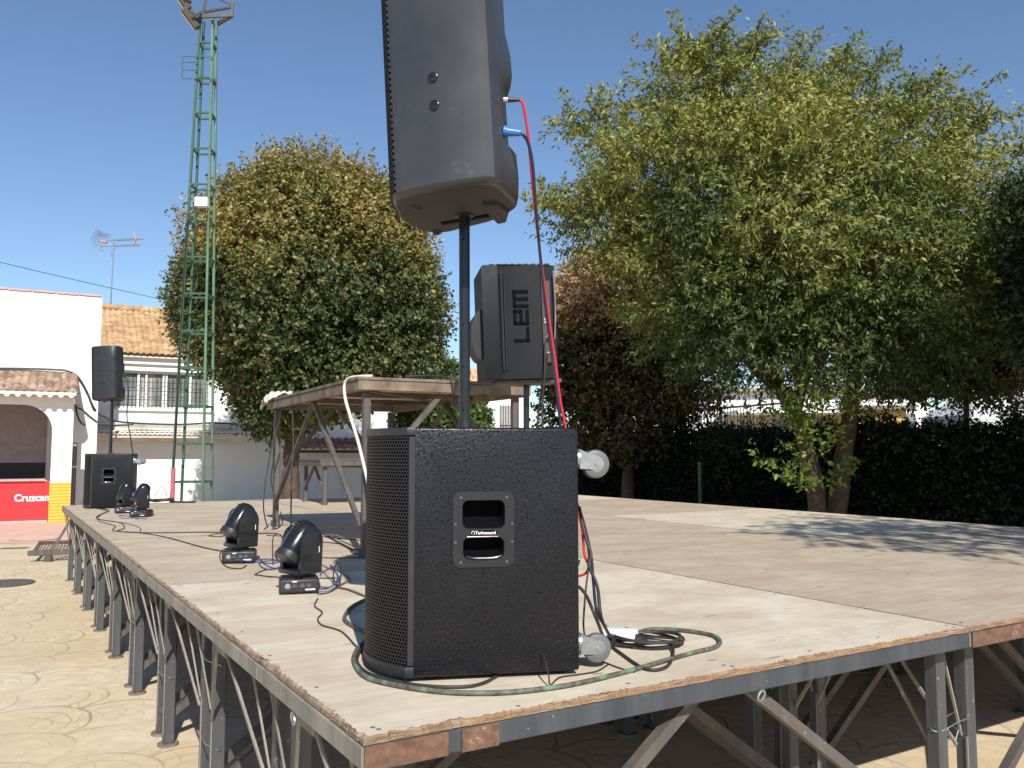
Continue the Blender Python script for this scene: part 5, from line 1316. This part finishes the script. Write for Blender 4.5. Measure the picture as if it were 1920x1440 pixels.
# long arching outer sprays
rs = np.random.RandomState(31); sp_p, sp_d = [], []; mt = MB()
for k in range(420):
    l = lob[rs.randint(len(lob))]; v = rs.normal(0, 1, 3); v[2] = abs(v[2])*.6+.1; v /= np.linalg.norm(v)
    s0 = np.array(l[0])+v*np.array(l[1])*.8; L_ = rs.uniform(.35, .9); dirv = v*.8+np.array([rs.normal(0, .3), rs.normal(0, .3), .35]); dirv /= np.linalg.norm(dirv); pts = []
    for j in range(7):
        t = j/6; q = s0+dirv*L_*t; q[2] -= .22*L_*t*t; pts.append(q)
        if j > 0:
            for z in range(2): sp_p.append(q); e_ = dirv*.7+rs.normal(0, .5, 3); e_ /= np.linalg.norm(e_); sp_d.append(e_)
    mt.tube([Vector(x) for x in pts], .006, 4, taper=[.008-.001*i for i in range(7)])
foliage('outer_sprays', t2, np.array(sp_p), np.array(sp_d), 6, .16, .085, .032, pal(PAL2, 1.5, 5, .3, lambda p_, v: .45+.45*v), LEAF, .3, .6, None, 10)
def P2(px, py, dy=0): return at(px, py, 11.2+dy)
m = MB()
limb(m, [Vector((tb2.x-.12, 11.2, -.05)), P2(1530, 950), P2(1522, 880), P2(1500, 800), P2(1470, 740), P2(1425, 670, .1), P2(1385, 570, .1)], .135, .06, 14, .02, seed=1)
limb(m, [Vector((tb2.x+.12, 11.35, -.05)), P2(1572, 950, .15), P2(1580, 860, .15), P2(1592, 780, .15), P2(1602, 700, .1), P2(1625, 600, 0), P2(1640, 480, 0), P2(1600, 340, 0)], .145, .05, 14, .02, seed=2)
for k, path in enumerate([[(1490, 780), (1510, 680), (1500, 560), (1480, 400), (1440, 260)], [(1602, 700), (1560, 600), (1530, 480), (1520, 330)], [(1625, 620), (1700, 540), (1760, 430)], [(1460, 730), (1380, 650), (1290, 560), (1220, 470)], [(1425, 670), (1330, 560), (1290, 420), (1290, 260)], [(1600, 690), (1680, 640), (1780, 600)], [(1385, 570), (1300, 480), (1180, 420)], [(1640, 480), (1700, 380), (1740, 300)], [(1500, 560), (1400, 420), (1370, 300), (1330, 140)]]):
    limb(m, [P2(x, y, .3*math.sin(k*2+i)) for i, (x, y) in enumerate(path)], .075, .015, 8, .04, seed=k+5)
m.add(mt.v, mt.f); build(m, 'trunk', BARK, t2, world=True, ang=60)
# sunlit low sprig at the foot of the trunks
rs = np.random.RandomState(5); sp = []; sdv = []; m = MB()
for (a, b_) in (((1520, 905), (1412, 853)), ((1540, 905), (1470, 832)), ((1535, 915), (1600, 862)), ((1530, 880), (1500, 780)), ((1520, 925), (1480, 890)), ((1540, 850), (1530, 740)), ((1535, 800), (1560, 700)), ((1500, 800), (1455, 770)), ((1530, 860), (1575, 800)), ((1520, 830), (1490, 750)), ((1560, 780), (1620, 740)), ((1530, 760), (1500, 690))):
    A0 = P2(*a, -.4); B0 = P2(*b_, -.55); m.cyl(A0, B0, .008, .003, n=5)
    for t in np.linspace(.2, 1, 16):
        q = A0.lerp(B0, t); sp.append(np.array(q)+rs.normal(0, .05, 3)); e_ = np.array((B0-A0).normalized())*.6+rs.normal(0, .5, 3); sdv.append(e_/np.linalg.norm(e_))
build(m, 'low_shoots', BARK, t2, world=True)
foliage('low_leaves', t2, np.array(sp), np.array(sdv), 6, .13, .085, .045, pal([(.10, .15, .03), (.20, .27, .05), (.30, .36, .07)], 2, 1, .25), LEAF, .5, .5, None, 12)

def easy_tree(name, label, base, lob, N, seed, palette, nleaf=9, tw=.3, ll=.09, lw=.05, gap=-.4, inner=.4, trunk_r=.13, top_z=None, zf=None, bark=BARK):
    r = thing(name, label, 'tree', base)
    p, d, u = lobes_twigs(lob, N, seed, inner=inner, gap=gap)
    foliage('crown', r, p, d, nleaf, tw, ll, lw, pal(palette, 1.5, seed, .3, zf), LEAF, .35, .55, u, seed)
    b = Vector(base); m = MB(); c = Vector(lob[0][0]); limb(m, [b+Vector((0, 0, -.05)), b+Vector((.05, .02, (c.z)*.45)), c+Vector((0, 0, .2))], trunk_r, trunk_r*.4, 12, seed=seed)
    for k, l in enumerate(lob[1:7]): limb(m, [b.lerp(c, .65), Vector(l[0]).lerp(c, .4), l[0]], trunk_r*.4, .015, 7, seed=k)
    build(m, 'trunk', bark, r, world=True, ang=60); return r
def LB(spec, Y): 
    o = []
    for (px, py, rp, dy) in spec: c = at(px, py, Y+dy); rr = rp/1600*Y; o.append(((c.x, c.y, c.z), (rr, min(rr, 1.8), rr)))
    return o
# --- tree 3: browned tree between
q = at(1175, 848, 15.6)
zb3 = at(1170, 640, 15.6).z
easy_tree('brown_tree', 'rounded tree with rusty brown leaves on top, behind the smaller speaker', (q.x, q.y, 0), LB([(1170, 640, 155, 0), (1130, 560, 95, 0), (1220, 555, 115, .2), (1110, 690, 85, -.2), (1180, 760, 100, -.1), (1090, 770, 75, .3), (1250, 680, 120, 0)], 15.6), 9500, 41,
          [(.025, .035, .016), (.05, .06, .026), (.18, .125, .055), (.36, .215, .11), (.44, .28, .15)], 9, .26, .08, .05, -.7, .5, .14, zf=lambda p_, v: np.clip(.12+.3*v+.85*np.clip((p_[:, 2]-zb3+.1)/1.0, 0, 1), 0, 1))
# --- trees at the right edge
q = at(1990, 848, 9.6)
easy_tree('leafy_tree', 'dark green tree cut by the right edge of the photo', (q.x, q.y, 0), LB([(2040, 430, 140, 0), (1945, 360, 50, 0), (1975, 560, 110, .2), (2080, 600, 150, 0), (2100, 320, 120, .3)], 9.6), 3800, 51,
          [(.02, .04, .02), (.04, .07, .035), (.09, .11, .05)], 9, .28, .085, .035, -.3, .3, .12)
q = at(1806, 848, 12.6)
easy_tree('leafy_tree', 'brownish green tree with a thin straight trunk above the hedge at the right', (q.x, q.y, 0), LB([(1810, 600, 110, 0), (1880, 560, 100, .2), (1740, 640, 90, .1), (1900, 660, 90, 0), (1820, 690, 60, 0), (1690, 690, 60, .2), (1930, 470, 80, .3)], 12.6), 6500, 52,
          [(.03, .045, .018), (.07, .08, .03), (.13, .11, .05), (.17, .12, .065)], 9, .28, .085, .04, -.5, .3, .06)
# --- low green tree seen under the raised platform, and another behind
q = at(835, 848, 21)
easy_tree('shrub', 'bright green bush seen under the raised platform', (q.x, q.y, 0), LB([(825, 775, 60, 0), (790, 790, 45, 0), (865, 790, 50, 0), (820, 690, 22, 3), (850, 700, 20, 3)], 21), 4200, 61,
          [(.04, .08, .02), (.08, .14, .035), (.13, .2, .05)], 8, .26, .10, .06, -.8, .5, .08)
# --- shade trees standing just right of the frame; their shadows cross the stage, the first is added to shade the trunks
for k, (x, y, z, r_, lab) in enumerate(((6.65, 6.8, 4.5, 1.35, 'tall unseen tree added just beyond the right side to shade the trunks'), (4.6, 1.45, 4.8, 1.35, 'sparse roadside tree just outside the right side of the view'), (9.2, 5.0, 4.4, 2.1, 'broad tree right of the stage beside the hedge end'), (8.4, 8.0, 3.4, 1.9, 'low spreading tree near the hedge beyond the right side'))):
    easy_tree('shade_tree', lab, (x+.3, y, 0), [((x, y, z), (r_, r_, r_*.6)), ((x-r_*.7, y+.4, z-.2), (r_*.6, r_*.7, r_*.4)), ((x+r_*.6, y-.5, z+.1), (r_*.6, r_*.6, r_*.45)), ((x, y+r_*.7, z), (r_*.6, r_*.6, r_*.4))], 620 if k == 1 else 4200, 70+k,
              PAL2[:4], 9, .34, .10, .045, -.0 if k == 1 else -.5, .2, .12)

# ================================================================== HEDGE
def hedge():
    a = st(-.5, 10.2); b = st(13.6, 10.0); Lh = (b-a).length; dv = (b-a).normalized(); nv = Vector((-dv.y, dv.x, 0)); hh = 1.76
    if nv.dot(Vector((-1, -.5, 0))) < 0: nv = -nv
    m = MB(); n = 70; rings = []
    for i in range(n+1):
        s_ = Lh*i/n; p = a+dv*s_; w0 = .30; h_ = hh-.16+.05*math.sin(s_*2.1)+.04*math.sin(s_*5.3)
        for (o, z) in ((w0, -.02), (w0+.05*math.sin(s_*3), h_*.5), (w0-.05, h_-.1), (0, h_), (-w0, h_-.1), (-w0, 0)): q = p+nv*o; m.v.append((q.x, q.y, z))
    for i in range(n):
        for k in range(5): m.f.append((i*6+k, (i+1)*6+k, (i+1)*6+k+1, i*6+k+1)); m.m.append(0)
    hd = thing('hedge', 'tall dark clipped hedge in deep shade behind the stage', 'hedge', tuple(a.lerp(b, .5)))
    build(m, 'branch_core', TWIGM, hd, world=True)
    rs = np.random.RandomState(77); N = 13500; s_ = rs.rand(N)*Lh; face = rs.rand(N)
    P = np.zeros((N, 3)); Dv = np.zeros((N, 3)); an_, dn, nn = np.array(a), np.array(dv), np.array(nv)
    ftop = face > .68
    o = np.where(ftop, rs.uniform(-.42, .42, N), .38+.10*np.sin(s_*3)+rs.normal(0, .06, N)); z = np.where(ftop, hh-.12+.05*np.sin(s_*2.1)+.06*np.sin(s_*6.1)+rs.normal(0, .06, N), rs.rand(N)*(hh-.05))
    P = an_+dn*s_[:, None]+nn*o[:, None]; P[:, 2] = z
    Dv = nn*.6*(~ftop)[:, None]+rs.normal(0, .5, (N, 3)); Dv[:, 2] += np.where(ftop, .8, .15); Dv /= np.linalg.norm(Dv, axis=1)[:, None]
    foliage('leaves', hd, P, Dv, 7, .17, .075, .036, pal([(.010, .016, .009), (.018, .027, .013), (.032, .044, .02)], 2., 3, .3), LEAF, .3, .6, None, 78)  # leaf colours lowered, part of the hedge's shade is in them
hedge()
hd_ = bpy.data.objects['hedge']; rs = np.random.RandomState(79); a_, b_ = st(-.5, 10.2), st(13.6, 10.0); sp, sdv = [], []
for k in range(150):
    t = rs.rand(); q = np.array(a_.lerp(b_, t)); q[2] = 1.72+.05*math.sin(t*40); q[:2] += rs.normal(0, .15, 2); L_ = rs.uniform(.08, .34); dr = np.array([rs.normal(0, .25), rs.normal(0, .25), 1.])
    for j in range(4): sp.append(q+dr*L_*j/3); e_ = dr+rs.normal(0, .4, 3); sdv.append(e_/np.linalg.norm(e_))
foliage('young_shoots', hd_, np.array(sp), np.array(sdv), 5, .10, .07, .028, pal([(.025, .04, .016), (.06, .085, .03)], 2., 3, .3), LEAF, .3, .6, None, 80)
# weeds at the foot of the hedge
rs = np.random.RandomState(90); N = 1500; s_ = rs.rand(N)*13; P = np.array([tuple(st(x, 9.2+.5*y, 0)) for x, y in zip(s_, rs.rand(N))]); Dv = rs.normal(0, .3, (N, 3)); Dv[:, 2] += 1; Dv /= np.linalg.norm(Dv, axis=1)[:, None]
foliage('grass', None, P, Dv, 6, .42, .16, .018, pal([(.05, .08, .025), (.12, .14, .06)], 2., 3, .3), LEAF, .1, .6, None, 91, kind='stuff', label='loose grass and weeds growing at the foot of the hedge', cat='grass')
# the house number post with green pipe standing by the hedge
gp = at(1312, 848, 14.2); m = MB(); m.cyl((gp.x, gp.y, 0), (gp.x, gp.y, 1.25), .035, n=12); m.cyl((gp.x, gp.y, 1.25), (gp.x, gp.y, 1.28), .045, n=12)
top(m, 'green_post', GREEN, 'dark green post standing in front of the shaded hedge', 'post')
